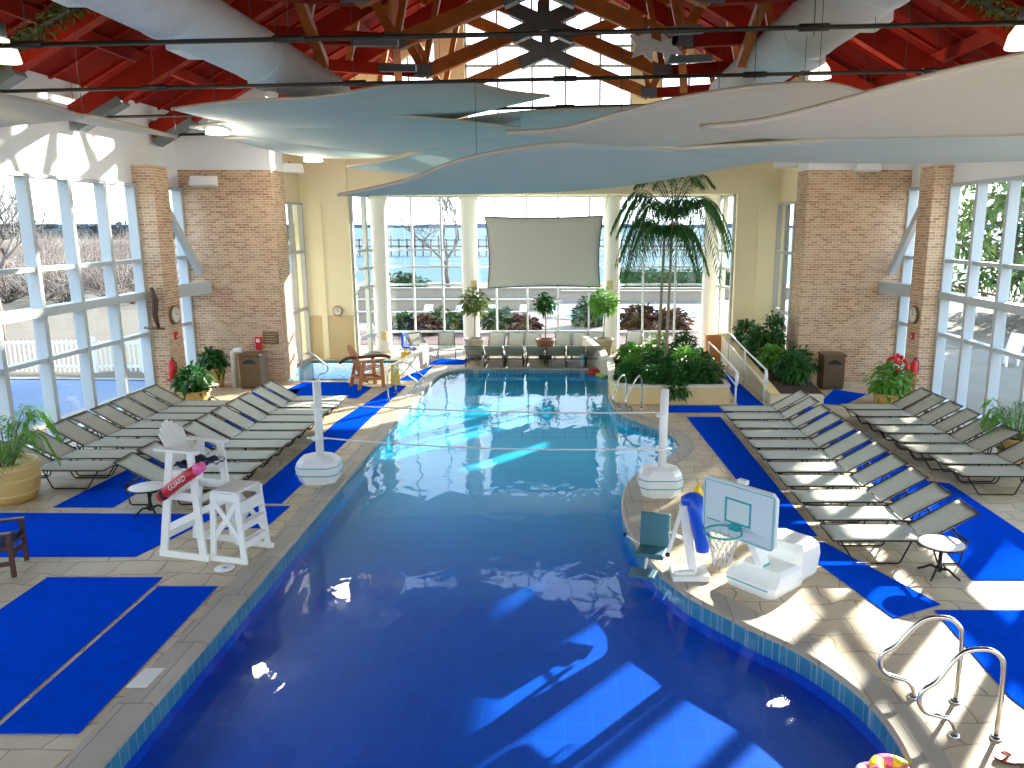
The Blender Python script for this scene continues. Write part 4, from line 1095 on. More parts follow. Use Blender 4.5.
m = MB(); crown(m, (0,0,0), (.3,.12,.3), 150, .2, .1, .2, .5)
o = m.build('trailing_plant', M_LEAF); o.location = (3.05,20.95,.42); tag(o, 'clump of leaves trailing over the planter front cap', 'plant')

# leafy garlands on the rafters at both top corners
for s_, (xa, xb), lab in ((1, (XL+.35, XL+5.6), 'olive leafy garland along the rafter at the top left corner'), (-1, (XR-.35, XR-5.6), 'olive leafy garland along the rafter at the top right corner')):
    t = thing('leafy_garland', lab, 'garland', (xa, 15.45, roofz(xa)-.75), group='leafy garlands on the rafters'); base = t.location.copy()
    m = MB(); P = [Vector((xa+(xb-xa)*f, 15.45, roofz(xa+(xb-xa)*f)-.75))-base for f in [i/12 for i in range(13)]]; m.tube(P, .05, 6); m.build('core_rope', M_BARK, t)
    m = MB()
    for p_, q_ in zip(P[:-1], P[1:]):
        for k_ in range(4): crown(m, p_.lerp(q_, k_/4), (.2,.14,.22), 26, .13, .06, .2)
    m.build('foliage', M_LEAFO, t)
# potted trees by the far window
def pot(t, r0, r1, h, m_, n=24):
    m = MB(); m.lathe([(r0,0),(r0+(r1-r0)*.5,h*.45),(r1,h*.9),(r1+.03,h*.92),(r1+.03,h),(r1-.04,h),(r1-.06,h*.88)], n=n); m.build('pot', m_, t)
    m = MB(); m.lathe([(r1-.06,h*.86),(.02,h*.89)], n=n); m.build('soil', M_SOIL, t)
def potted_tree(x, y, lab, potm, ph, pr, zc, rc, leafm, n=420):
    t = thing('potted_tree', lab, 'potted tree', (x, y, 0), group='small potted trees before the great window')
    pot(t, pr*.7, pr, ph, potm)
    m = MB(); m.tube([(0,0,ph*.8),(.03,0,(ph+zc)/2),(0,.02,zc)], .025, 7)
    for i in range(5): a = 2*PI*i/5; m.tube([(0,0,zc-.45),(rc*.6*math.cos(a), rc*.6*math.sin(a), zc+.1)], .012, 5)
    m.build('trunk', M_TRUNK, t)
    m = MB(); crown(m, (0,0,zc), (rc,rc,rc*1.05), n, .2, .1, .25); m.build('foliage', leafm, t)
potted_tree(atz(473,362).x, 28.35, 'potted tree with drooping crown at the left of the far loungers', M_POTG, .78, .36, 2.05, .52, M_LEAFO)
potted_tree(atz(545,360).x, 28.6, 'potted tree in a dark pot in the middle of the far loungers', M_POTD, .72, .34, 2.0, .36, M_LEAF, 300)
potted_tree(atz(604,362).x, 28.35, 'potted tree with pale feathery crown at the right of the far loungers', M_POTG, .78, .36, 2.05, .50, M_LEAFL)

# areca in barrel planter at the left
t = thing('potted_palm', 'bushy palm in a yellow wooden barrel at the left edge of the photo', 'potted palm', (-9.95, 13.35, 0))
m = MB(); m.lathe([(.40,0),(.47,.2),(.50,.42),(.48,.66),(.50,.70),(.44,.70),(.42,.6)], n=32); b_ = m.build('barrel', M_POTY, t)
m = MB()
for z, r in ((.14,.462),(.40,.505),(.60,.492)): m.lathe([(r-.01,z),(r+.008,z),(r+.008,z+.035),(r-.01,z+.035)], n=32)
m.build('hoop_band', M_STONE, b_)
m = MB(); m.lathe([(.43,.60),(.02,.63)], n=24); m.build('soil', M_SOIL, t)
ml, ms = MB(), MB()
for i in range(22):
    az = 2.4*i; frond(ml, ms, Vector((.1*math.cos(az),.1*math.sin(az),.6)), az, random.uniform(.5,.95), random.uniform(.8,1.35), random.uniform(.3,.9), 20, .03, .34, .012, hang=.5)
ms.build('frond_stems', M_LEAFO, t); ml.build('fronds', M_LEAFL, t)
# right edge plant
t = thing('potted_palm', 'bushy green palm at the right edge of the photo behind the loungers', 'potted palm', (9.4, 15.75, 0))
pot(t, .28, .38, .5, M_POTY)
ml, ms = MB(), MB()
for i in range(20):
    az = 2.4*i; frond(ml, ms, Vector((.1*math.cos(az),.1*math.sin(az),.42)), az, random.uniform(.4,.75), random.uniform(.7,1.1), random.uniform(.3,.8), 20, .03, .3, .012, hang=.5)
ms.build('frond_stems', M_LEAFO, t); ml.build('fronds', M_LEAFL, t)
# pier planters
def pot_bush(x, y, lab, pr, ph, bush, m_, extra=None, squat=.8, L=.3):
    t = thing('potted_bush', lab, 'potted plant', (x, y, 0)); pot(t, pr*squat, pr, ph, M_POTY)
    m = MB(); crown(m, (0,0,ph+bush*.65), (bush,bush,bush*.9), 300, L, .12, .3, .4); m.build('foliage', m_, t)
    if extra:
        m = MB()
        for i in range(16):
            d = rdir(.2, 1); m.ball((d.x*bush*.6+.15, d.y*bush*.5, ph+bush*1.1+d.z*.45), .07, 6, 4)
        fo = m.build('flowers', extra, t); fo['kind'] = 'stuff'
        m = MB()
        for i in range(8): a = i; m.tube([(0,0,ph),(.25*math.cos(a)+.1,.2*math.sin(a),ph+bush*1.3)], .012, 4)
        m.build('flower_stems', M_LEAFO, t)
    return t
pot_bush(-10.25, 21.15, 'green bush in a yellow pot in front of the left brick pier', .42, .36, .42, M_LEAF)
pot_bush(-10.65, 23.35, 'dark green bush in a pot left of the left litter bin', .3, .6, .34, M_LEAF)
pot_bush(8.85, 20.9, 'green bush with red flowers in a yellow pot by the right brick pier', .42, .34, .52, M_LEAFL, M_REDP)
pot_bush(7.05, 23.35, 'dark fern in a square-shouldered yellow pot left of the right litter bin', .42, .42, .5, M_LEAF)

# raised bed behind the walkway on the right
t = thing('raised_bed', 'raised cream bed with sloping wall beside the railed walkway', 'planter', (0,0,0))
m = MB(); x = 5.62
m.add([(x,20.9,0),(x,27.9,0),(x,27.9,.95),(x,20.9,.25),(x+.22,20.9,0),(x+.22,27.9,0),(x+.22,27.9,.95),(x+.22,20.9,.25)],
      [(0,3,2,1),(4,5,6,7),(3,7,6,2),(0,4,7,3),(1,2,6,5)])
m.box((x+.22,20.95,0),(7.1,21.15,.25)); m.build('bed_wall', mat('cream_bed_wall',(.74,.68,.50),.8,vary=.06), t)
m = MB(); m.add([(x-.03,20.85,.25),(x+.26,20.85,.25),(x+.26,27.9,.95),(x-.03,27.9,.95),(x-.03,20.85,.31),(x+.26,20.85,.31),(x+.26,27.9,1.01),(x-.03,27.9,1.01)],
      [(0,3,2,1),(4,5,6,7),(0,1,5,4),(1,2,6,5),(2,3,7,6),(3,0,4,7)]); m.build('cap', M_STONE, t)
m = MB(); m.add([(x+.2,21.1,.2),(7.2,21.1,.2),(7.2,27.9,.85),(x+.2,27.9,.85)],[(0,1,2,3)]); m.build('soil', M_SOIL, t)
for k, (x_, y_, z_, r, m_, lab) in enumerate([(6.3,26.9,.8,(.45,.5,.42),M_LEAF,'dark shrub at the far end of the raised bed'),(6.35,25.4,.65,(.42,.5,.45),M_LEAF,'dark shrub in the middle of the raised bed'),
      (6.45,24.0,.5,(.38,.4,.34),M_LEAFL,'yellow-green shrub on the raised bed'),(6.72,25.0,.6,(.3,.45,.8),M_LEAF,'tall dark spiky shrub against the alcove window'),(6.7,22.6,.35,(.4,.5,.4),M_LEAF,'dark shrub at the near end of the raised bed')]):
    shrub((x_,y_,z_), r, 380, m_, lab, .3, .1, 'shrubs in the raised bed')
def railing(pts, lab, grp):
    """pts: list of (x, y, ztop), posts at each"""
    t = thing('walkway_railing', lab, 'railing', (pts[0][0], pts[0][1], 0), group=grp); b = Vector((pts[0][0], pts[0][1], 0))
    P = [Vector(p[:3])-b for p in pts]
    e = P[0].copy(); dd = (P[0]-P[1]).normalized()
    m = MB(); m.tube([P[0]+Vector((0,0,-.38)), P[0]+dd*.16+Vector((0,0,-.34)), P[0]+dd*.2+Vector((0,0,-.15)), P[0]+dd*.12, P[0]] + P[1:], .028, 8); m.build('top_rail', M_WHITE, t)
    m = MB(); m.tube([p+Vector((0,0,-.38)) for p in P], .022, 8); m.build('lower_rail', M_WHITE, t)
    for p, g in zip(P, pts):
        m = MB(); m.tube([(p.x,p.y,g[3] if len(g) > 3 else 0),(p.x,p.y,p.z)], .028, 8); m.build('post', M_WHITE, t)
railing([(4.63,20.75,.95),(4.72,23.2,1.0,.0),(4.75,25.6,1.05)], 'white handrail along the planter side of the walkway', 'white walkway railings')
railing([(5.50,21.1,.95),(5.50,23.6,1.1),(5.50,26.0,1.3)], 'white handrail along the sloping cream wall of the walkway', 'white walkway railings')

# ================================================================== LEFT BACK CORNER
# curved low wall round the small pool
pts = catmull([(-6.75,23.95,0),(-6.1,24.35,0),(-5.55,25.1,0),(-5.2,26.1,0),(-5.0,27.2,0),(-5.15,28.2,0)], 6); m = MB(); n_ = len(pts)
for i in range(n_-1):
    h, h2 = [.16+.46*min(1,(k/(n_*.8))) for k in (i, i+1)]; p, q = pts[i], pts[i+1]
    d0 = (pts[min(i+1,n_-1)]-pts[max(i-1,0)]).normalized(); d1 = (pts[min(i+2,n_-1)]-pts[i]).normalized()
    s, s2 = Vector((-d0.y,d0.x,0))*.15, Vector((-d1.y,d1.x,0))*.15
    m.add([p+s,p-s,q-s2,q+s2,p+s+Vector((0,0,h)),p-s+Vector((0,0,h)),q-s2+Vector((0,0,h2)),q+s2+Vector((0,0,h2))],[(0,3,2,1),(4,5,6,7),(1,2,6,5),(3,0,4,7)]+([(0,1,5,4)] if i==0 else [])+([(2,3,7,6)] if i==n_-2 else []))
tag(m.build('curved_low_wall', M_STONEC), 'curved pale low wall around the small side pool at the far left', 'low wall')

def adirondack(loc, rz, lab, m_, s=1.0):
    t = thing('adirondack_chair', lab, 'chair', loc, rz, scale=s)
    m = MB()
    for i in range(6):
        k = (i-2.5); b = Vector((-.14, k*.095, .16)); d = Vector((-.36, k*.012, 1)).normalized(); m.bar(b, b+d*(1.12-.02*k*k), .085, .022, (1,0,.3))
    m.build('backrest', m_, t)
    m = MB()
    for i in range(5): m.cbox((-.2+.11*i,0,.5+.02*i), (.095,.56,.022))
    m.build('seat', m_, t)
    for s_ in (-1,1):
        m = MB(); m.bar((.28,s_*.31,0),(.24,s_*.31,.78),.1,.035,(0,1,0)); m.build('front_leg', m_, t)
        m = MB(); m.bar((-.42,s_*.31,0),(-.24,s_*.31,.78),.1,.035,(0,1,0)); m.build('rear_leg', m_, t)
        m = MB(); m.cbox((-.02,s_*.33,.79),(.72,.13,.025)); m.build('armrest', m_, t)
    m = MB(); m.bar((.27,-.31,.25),(.27,.31,.25),.03,.09); m.bar((-.36,-.31,.3),(-.36,.31,.3),.03,.09); m.bar((-.36,-.31,.3),(.27,-.31,.25),.03,.08,(0,0,1)); m.bar((-.36,.31,.3),(.27,.31,.25),.03,.08); m.build('stretcher', m_, t)
    return t
adirondack((-5.95,23.35,0), R(35), 'orange cedar slatted high chair by the small side pool', M_WOODO, 1.1)
m = MB(); m.tube(catmull([(-6.75,23.1,.78),(-6.5,23.0,.93),(-6.0,22.95,.98),(-5.5,23.1,1.0),(-5.25,23.2,.93)],4), [.05]*17, 8)
tag(m.build('foam_roll', M_WOODB), 'dark rolled strip lying across the arms of the cedar chair', 'roll')
t = thing('caution_board', 'yellow folding caution board beside the cedar chair', 'floor sign', (-5.25,23.75,0), R(10))
m = MB(); m.panel([(-.15,-.14,0),(.15,-.14,0),(.11,-.03,.62),(-.11,-.03,.62)], .02); m.panel([(-.15,.14,0),(.15,.14,0),(.11,.0,.62),(-.11,.0,.62)], .02); m.build('board', M_YEL, t)
# blue lift chair at the corner
t = thing('lift_chair', 'blue pool lift chair with yellow base behind the curved low wall', 'pool lift', (-5.9,28.75,0), R(-20), None, .72)
m = MB(); m.cbox((0,0,.15),(.4,.4,.3)); m.tube([(-.1,0,.3),(-.1,0,1.1)],.04,8); m.build('base', M_YEL, t)
m = MB(); m.cbox((-.12,0,.95),(.1,.42,.75)); m.cbox((.12,0,.55),(.5,.44,.1)); m.cbox((.42,0,.42),(.3,.3,.06)); m.build('seat', M_BLUEPL, t, bevel=.03)

def bin_(x, y, lab, rz=0.0):
    t = thing('litter_bin', lab, 'litter bin', (x,y,0), rz, 'brown litter bins')
    m = MB(); m.box((-.32,-.3,.05),(.32,.3,1.0)); m.build('cabinet', M_BIN, t, bevel=.03)
    m = MB(); m.box((-.35,-.33,1.0),(.35,.33,1.06)); m.box((-.3,-.28,0),(.3,.28,.05)); m.build('lid', M_BIN, t, bevel=.015)
    m = MB(); m.panel([(x_*.2, -.305, .80+.1*(1-abs(x_)**2)) if k else (x_*.2,-.305,.76) for k, x_ in [(0,-1),(0,1)]+[(1,1-2*i/8) for i in range(9)]][:], .012); m.build('opening', M_BLACK, t)
bin_(-9.42, 23.3, 'brown litter bin in front of the left brick chimney'); bin_(8.02, 23.2, 'brown litter bin in front of the right brick chimney')
m = MB(); m.tube([(-10.02,23.3,0),(-10.02,23.3,1.05),(-9.95,23.3,1.12),(-9.75,23.3,1.14)], .09, 10); tag(m.build('white_towel_chute', M_WHITE), 'white upright bent pipe at the left of the left litter bin', 'pipe')
# brown cabinet at the right of the palm
t = thing('wooden_cabinet', 'small brown wooden cabinet against the cream wall behind the palm', 'cabinet', (5.42, 28.2, 0))
m = MB(); m.box((-.3,-.2,0),(.3,.2,.95)); m.build('body', M_WOODO, t, bevel=.01)
m = MB(); m.box((-.26,-.22,.06),(-.01,-.2,.9)); m.build('door', M_WOODO, t, bevel=.005); m = MB(); m.box((.01,-.22,.06),(.26,-.2,.9)); m.build('door', M_WOODO, t, bevel=.005)

# clocks, alarms, plaques
def clock(p, rz, lab, r=.26):
    t = thing('wall_clock', lab, 'clock', tuple(p), rz)
    def disc(m, r0, r1, y0, y1):
        n=28; vs=[]; fs=[]
        for rr, yy in ((r0,0),(r0,y0),(r1,y1),(.001,y1)):
            for k in range(n): vs.append((rr*math.cos(2*PI*k/n), -yy, rr*math.sin(2*PI*k/n)))
        for i in range(3):
            for k in range(n): fs.append((i*n+k,i*n+(k+1)%n,(i+1)*n+(k+1)%n,(i+1)*n+k))
        m.add(vs, fs)
    m = MB(); disc(m, r, r*.86, .05, .06); m.build('rim', M_CLOCK, t)
    m = MB(); disc(m, r*.84, r*.84, .063, .065); m.build('face', M_FACE, t)
    m = MB(); m.box((-.008,-.072,0),(.008,-.067,r*.62)); m.box((0,-.072,-.008),(r*.45,-.067,.008))
    for k in range(12):
        a = 2*PI*k/12; m.cbox((r*.72*math.cos(a),-.069,r*.72*math.sin(a)),(.018,.005,.018))
    m.build('hands', M_BLACK, t)
c = aty(338,311,28.38); clock(c, 0, 'round clock on the cream wall left of the round columns', .18)
clock(Vector((-11.03,22.0,2.35)), R(90), 'round bronze clock on the inner side of the left brick pier')
clock(Vector((9.86,22.0,2.35)), R(-90), 'round bronze clock on the inner side of the right brick pier')
def alarm(p, rz, lab):
    t = thing('fire_alarm_box', lab, 'alarm', tuple(p), rz, 'red alarm boxes')
    m = MB(); m.box((-.07,-.05,-.1),(.07,0,.1)); m.build('case', M_REDP, t, bevel=.01); m = MB(); m.box((-.04,-.06,-.03),(.04,-.05,.0)); m.build('pull_handle', M_WHITE, t)
alarm((-11.04,22.0,1.75), R(90), 'red alarm box below the clock on the left pier')
alarm((9.87,22.0,1.75), R(-90), 'red alarm box below the clock on the right pier')
p = aty(259,343,24.18); t = thing('fire_hose_sign', 'tall red alarm sounder on the left brick chimney', 'alarm', tuple(p))
m = MB(); m.box((-.1,-.06,-.2),(.1,0,.2)); m.build('case', M_REDP, t, bevel=.02); m = MB(); m.box((-.05,-.08,.03),(.05,-.06,.14)); m.build('strobe', M_WHITE, t)
p = aty(260,357,24.18); m = MB(); m.box((p.x-.22,24.15,p.z-.05),(p.x+.22,24.18,p.z+.05)); tag(m.build('red_notice', M_REDP), 'small red notice strip beneath the alarm on the left chimney', 'notice')
p = aty(271,338,24.18); t = thing('wall_plaque', 'brown plaque on the left brick chimney', 'plaque', tuple(p))
m = MB(); m.box((-.24,-.03,-.18),(.24,0,.2)); m.build('plate', M_CLOCK, t, bevel=.01)
m = MB()
for k in range(4): m.box((-.18,-.035,.12-.08*k),(.18-.05*(k%2),-.03,.135-.08*k))
m.build('text_lines', M_TAN, t)
p = aty(271,349,24.18); m = MB(); m.box((p.x-.24,24.15,p.z-.06),(p.x+.24,24.18,p.z+.03)); tag(m.build('name_strip', M_TAN), 'tan strip plate beneath the brown plaque', 'plaque')
def extinguisher(x, y, rz, lab):
    t = thing('fire_extinguisher', lab, 'fire extinguisher', (x, y, .62), rz)
    m = MB(); m.lathe([(.09,0),(.1,.05),(.1,.42),(.06,.5),(.03,.53)], n=16); m.build('cylinder', M_REDP, t)
    m = MB(); m.tube([(0,0,.52),(0,0,.58),(.09,0,.58)], .02, 6); m.tube([(.03,0,.55),(.13,0,.45),(.13,0,.15)], .014, 6); m.build('hose', M_BLACK, t)
    m = MB(); m.box((-.12,-.12,-.05),(.12,.12,-.0)); m.build('bracket', M_REDP, t)
extinguisher(-10.95, 21.45, 0, 'red fire extinguisher at the foot of the left brick pier')
extinguisher(9.72, 21.45, 0, 'red fire extinguisher at the foot of the right brick pier')
t = thing('wall_bracket_arm', 'dark hanging fitting on the frame left of the left brick pier', 'bracket', (-11.3,21.45,2.2))
m = MB(); m.tube([(0,0,.95),(.1,-.05,.6),(.05,-.05,.2),(.12,-.05,-.15)], [.05,.09,.08,.04], 8); m.build('dark_body', M_WOODB, t); m = MB(); m.tube([(-.3,0,-.15),(.25,0,-.18)], .035, 6); m.build('rail', M_BIN, t)
# sockets on columns
for u, v, lab in ((474,285,'small tan speaker plate on the second round column'),(384,336,'small tan plate on the first round column'),(610,285,'small tan speaker plate on the third round column')):
    p = aty(u, v, 29.72); m = MB(); m.box((p.x-.11,29.72,p.z-.17),(p.x+.11,29.77,p.z+.17)); tag(m.build('wall_plate', M_TAN, bevel=.01), lab, 'plate', 'tan plates on the columns')
# white braces at the corner slits
for s, X in ((1, XL), (-1, XR)):
    m = MB(); m.bar((X+s*.25,22.5,5.6),(X+s*.45,24.1,3.4),.16,.2); m.bar((X+s*.2,22.5,2.95),(X+s*.6,24.18,2.95),.3,.36); o = struct(m, 'trim_%d' % (7+(s>0)), M_FRAME)

# ================================================================== SCREEN
t = thing('projection_screen', 'large blank grey cloth screen hanging before the great window', 'screen', tuple(aty(544,252,29.0)))
tl, trr, br, bl = [aty(u, v, 29.0)-t.location for u, v in ((485,217),(603,216),(600,287),(488,288))]
rows = []
for i in range(13):
    f = i/12; row = []
    for j in range(17):
        g = j/16; p = (tl.lerp(trr, g)).lerp(bl.lerp(br, g), f)
        p = p + Vector(((.10*math.sin(PI*f))*(1 if g < .5 else -1)*abs(1-2*g), 0, (-.06*math.sin(PI*g))*(1-2*f))); row.append(p)
    rows.append(row)
m = MB(); m.sheet([[Vector((p.x, 0, p.z)) for p in r] for r in rows], 0); o = m.build('screen_cloth', M_SCREEN, t)
so = o.modifiers.new('thick', 'SOLIDIFY'); so.thickness = .015
m = MB(); E_ = rows[0] + [r[-1] for r in rows[1:]] + rows[-1][::-1][1:] + [r[0] for r in rows[::-1][1:-1]]
m.tube(E_, .025, 6, True); m.build('dark_edge', M_ROD, t)
m = MB(); m.tube([tl, Vector((tl.x-.35,0,tl.z+1.2))], .008, 4); m.tube([trr, Vector((trr.x+.3,0,trr.z+1.2))], .008, 4); m.build('hanging_cord', M_ROD, t)

# ================================================================== OTHER DECK THINGS
# brown wooden armchair lower left
t = thing('wooden_armchair', 'dark brown wooden armchair cut by the left edge of the photo', 'chair', (-8.05,10.35,0), R(200))
for x, y, h in ((-.28,-.3,.62),(-.28,.3,.62),(.26,-.3,.98),(.26,.3,.98)):
    m = MB(); m.bar((x,y,0),(x+(.06 if x > 0 else 0),y,h),.055,.055); m.build('leg', M_WOODB, t)
m = MB()
for i in range(5): m.cbox((-.24+.125*i,0,.43),(.1,.58,.025))
m.build('seat', M_WOODB, t)
m = MB()
for i in range(7): m.bar((.27,-.24+.08*i,.45),(.32,-.24+.08*i,.95),.05,.02,(1,0,0))
m.bar((.325,-.33,.97),(.325,.33,.97),.04,.08); m.build('backrest', M_WOODB, t)
m = MB()
for s_ in (-1,1): m.cbox((0,s_*.31,.64),(.64,.08,.03)); m.bar((-.28,s_*.3,.2),(.26,s_*.3,.2),.03,.06)
m.bar((-.28,-.3,.3),(-.28,.3,.3),.03,.06); m.build('armrest_and_rails', M_WOODB, t)
m = MB(); rows = [[(-.26+.09*i, -.26+.1*j, .47+.015*math.sin(i+j)) for j in range(6)] for i in range(6)]; m.sheet(rows, .035)
o = m.build('folded_towel', mat('navy_chair_towel', (.01,.03,.12), .9)); o.matrix_world = Matrix.Translation((-8.05,10.35,0)) @ Matrix.Rotation(R(200),4,'Z'); tag(o, 'dark navy towel on the brown wooden armchair', 'towel')
# floats bottom centre right
def ringfloat(loc, R_, r_, m1, m2, lab):
    t = thing('ring_float', lab, 'pool float', loc, group='bright ring floats on the water')
    for seg in range(6):
        m = MB(); a0 = seg*PI/3; m.tube([(R_*math.cos(a0+k*PI/18), R_*math.sin(a0+k*PI/18), 0) for k in range(7)], r_, 12); m.build('segment', m1 if seg%2 else m2, t)
M_PINKL = mat('pink_vinyl', (.9,.2,.4), .35); M_YELV = mat('yellow_vinyl', (.9,.75,.05), .35); M_GREENV = mat('green_vinyl', (.1,.55,.1), .35)
p = atz(893,775,-.1); ringfloat((p.x-.02,p.y,-.06), .13, .07, M_PINKL, M_YELV, 'pink and yellow ring float at the bottom edge of the photo')
p = atz(874,778,-.1); ringfloat((p.x-.02,p.y,-.07), .10, .05, M_PINKL, M_TABLE, 'pale pink ring float beside the pink and yellow one')
ringfloat((1.0,26.1,-.06), .17, .08, M_REDP, M_REDV, 'red ring float at the far right corner of the pool')
ringfloat((1.22,25.55,-.06), .15, .06, M_GREENV, M_YELV, 'green and yellow ring float by the palm planter corner')
m = MB(); m.lathe([(.06,0),(.09,.03),(.09,.38),(.04,.44),(.04,.5)], (.62,26.95,0), 14); tag(m.build('water_jug', mat('pale_blue_plastic',(.35,.6,.75),.4)), 'pale blue jug on the far pool edge', 'jug')
# sandal
p = atz(1012,762); t = thing('flip_flop', 'rust brown sandal lying at the bottom right corner', 'sandal', (p.x,p.y,.012), R(-15))
m = MB(); m.prism([(.14*math.cos(a)*(1 if math.cos(a)>0 else 1.1), .055*math.sin(a)*(1.2 if math.cos(a)<0 else .95)) for a in [2*PI*k/20 for k in range(20)]], 0, .025); m.build('sole', M_WOODB, t)
m = MB(); m.tube(catmull([(-.08,-.055,.02),(-.05,-.03,.06),(-.09,0,.07),(-.05,.03,.06),(-.0,.055,.02)],4), .012, 6); m.build('strap', mat('rust_strap',(.35,.08,.03),.6), t)

# ================================================================== OUTSIDE
m = MB(); m.box((-160,-40,-.25),(XL-.3,70,-.06)); m.box((XR+.3,-40,-.25),(160,70,-.06)); m.box((XL-.3,30.9,-.25),(XR+.3,70,-.06)); m.box((XL-.3,-40,-.25),(XR+.3,-6.4,-.06))
struct(m, 'ground_outside', M_SAND)
m = MB(); m.box((-14,31.2,-.06),(16,52,-.03)); m.box((XR+.4,0,-.06),(18,31,-.03)); struct(m, 'ground_patio', M_CONC)
m = MB(); m.box((-13,32.2,-.03),(14,36.5,-.01)); struct(m, 'ground_brick_paving', M_BRICKPAVE)
m = MB(); m.box((-2500,72,-1.2),(2500,6000,-.8)); tag(m.build('sea_water', M_SEA), 'pale blue-grey open water reaching the horizon', 'sea', kind='stuff')
m = MB(); rows = []
for x in range(-60, 61): rows.append((x*45, 2400, -2, 9+2*math.sin(x*.7)+2*math.sin(x*1.9)))
m.add([(a,b,c) for a,b,c,d in rows]+[(a,b,d) for a,b,c,d in rows]+[(a,b+200,c) for a,b,c,d in rows]+[(a,b+200,d) for a,b,c,d in rows], [(i,i+1,i+122,i+121) for i in range(120)]+[(i+121,i+122,i+364,i+363) for i in range(120)]+[(i+242,i+363,i+364,i+243) for i in range(120)])
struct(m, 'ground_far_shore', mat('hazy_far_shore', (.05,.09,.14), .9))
# outdoor pools
def opool(poly, lab):
    t = thing('outdoor_pool', lab, 'pool', (0,0,0)); m = MB(); m.prism(poly, -.03, 0.0); m.build('water_surface', M_POOLOUT if 'blue' in lab else mat('cyan_pool_water', (.04,.26,.34), .5), t)
    m = MB(); ring_strip(m, poly, .02, inset(poly,-.35), .02); ring_strip(m, inset(poly,-.35), .02, inset(poly,-.35), -.06); m.build('coping', M_STONEO, t)
p = [(c.x, c.y) for c in (atz(562,318),(atz(612,322)),atz(690,317),atz(698,312),atz(630,309),atz(572,312))]
opool(p, 'cyan outdoor pool beyond the right part of the great window')
opool([(-13.2,15.2),(-12.7,24.3),(-20,24.6),(-23,20),(-23,15.2)], 'blue outdoor pool outside the left windows')  # flat blue sheet with coping, not identified as a pool
# pier
t = thing('pier', 'long grey pier standing in the water far beyond the great window', 'pier', (0,0,0))
m = MB(); m.box((-60,150,.9),(30,152,1.2)); m.build('deck_boards', M_BARK, t)
m = MB()
for i in range(60): m.box((-60+1.5*i,150,-1.2),(-59.7+1.5*i,150.3,2.4 if i%3 else 3.0))
m.box((-60,150,2.1),(30,150.2,2.3)); o = m.build('piles', M_BARK, t); o['kind'] = 'stuff'
# low walls, benches, hedges outside
for k, (x0, x1, y, h, m_, lab) in enumerate([(-16,16,54,.55,M_STONEC,'long pale terrace wall outside, farthest from the great window'),(-14,-1,46,.5,M_STONEC,'pale terrace wall outside behind the left part of the great window'),
        (-.2,10,51,.6,M_STONE,'buff terrace wall outside behind the hanging screen'),(-12,-2,40.5,.35,M_STONEC,'pale terrace kerb outside nearest the great window')]):
    t = thing('terrace_wall', lab, 'low wall', (0,0,0)); m = MB(); m.box((x0,y,-.06),(x1,y+.4,h)); m.build('wall_body', M_STONEO, t); m = MB(); m.box((x0-.05,y-.05,h),(x1+.05,y+.45,h+.08)); m.build('cap', M_STONEO, t)
def hedge(x, y, r, lab, m_=M_HEDGE, n=260, z=0):
    t = thing('outdoor_bush', lab, 'bush', (x,y,z)); m = MB(); crown(m, (0,0,r[2]*.8), r, n, .42, .3, .5, .3); m.build('foliage', m_, t)
    m = MB(); m.ball((0,0,r[2]*.7), (r[0]*.8,r[1]*.8,r[2]*.75), 10, 6); m.build('inner_growth', m_, t)
M_RUST = mat('rust_winter_leaf', (.11,.055,.035), .8, vary=.4); 
for k, (u, v, Y, r, m_, lab) in enumerate([(397,290,62,(1.3,.8,.8),M_HEDGE,'left round bush by the water seen at the left column'),(411,290,62,(1.2,.8,.8),M_HEDGE,'right round bush by the water seen beside the left column'),
      (404,330,37.5,(1.1,.6,.45),M_HEDGE,'green bush outside low beside the first round column'),(422,331,38.2,(.8,.5,.4),M_RUST,'rusty bush outside low left of the second round column'),
      (446,328,37.8,(1.2,.6,.5),M_HEDGE,'green bush outside just left of the second round column'),(500,327,37.6,(.9,.6,.5),M_HEDGE,'green bush outside right of the second round column'),
      (522,328,38.4,(.7,.5,.35),M_RUST,'rusty bush outside below the middle of the screen'),(590,322,38.0,(.8,.6,.7),M_HEDGE,'green bush outside left of the third round column'),
      (640,326,37.5,(1.0,.6,.6),M_RUST,'rusty bush outside right of the third round column'),(672,328,38.0,(.8,.6,.5),M_RUST,'rusty bush outside behind the palm stems')]):
    p = atz(u, v+4, -.05); hedge(p.x, p.y, r, lab, m_)
for x0, lab in ((9.5,'long clipped hedge by the water, right part of the great window'),):
    t = thing('clipped_hedge', lab, 'hedge', (x0,64,0)); m = MB(); m.box((-6,-.7,0),(8,.7,1.2)); 
    for _ in range(900):
        p = Vector((random.uniform(-6.1,8.1),-.75 if random.random()<.6 else random.uniform(-.7,.7),0)); p.z = random.uniform(0,1.25) if p.y < -.7 else 1.22
        leaf(m, p, rdir(-1,1), .4, .25)
    m.build('foliage', M_HEDGE, t)
# outdoor loungers on the terrace
def outl(x, y, rz, lab):
    t = thing('terrace_lounger', lab, 'lounger', (x,y,-.03), rz, 'white loungers on the outdoor terrace', .75)
    m = MB(); m.box((-.9,-.3,.3),(.4,.3,.36)); m.panel([(.4,-.3,.34),(.4,.3,.34),(.98,.3,.75),(.98,-.3,.75)], .05); m.build('bed', M_WHITE, t)
    for q in ((-.8,-.25),(-.8,.25),(.5,-.25),(.5,.25)):
        m = MB(); m.box((q[0]-.03,q[1]-.03,0),(q[0]+.03,q[1]+.03,.31)); m.build('leg', M_WHITE, t)
for i in range(9):
    outl(-7.5+1.75*i, 42.4, PI/2, 'white terrace lounger outside, %s from the left in the row beyond the window' % ORD[i])
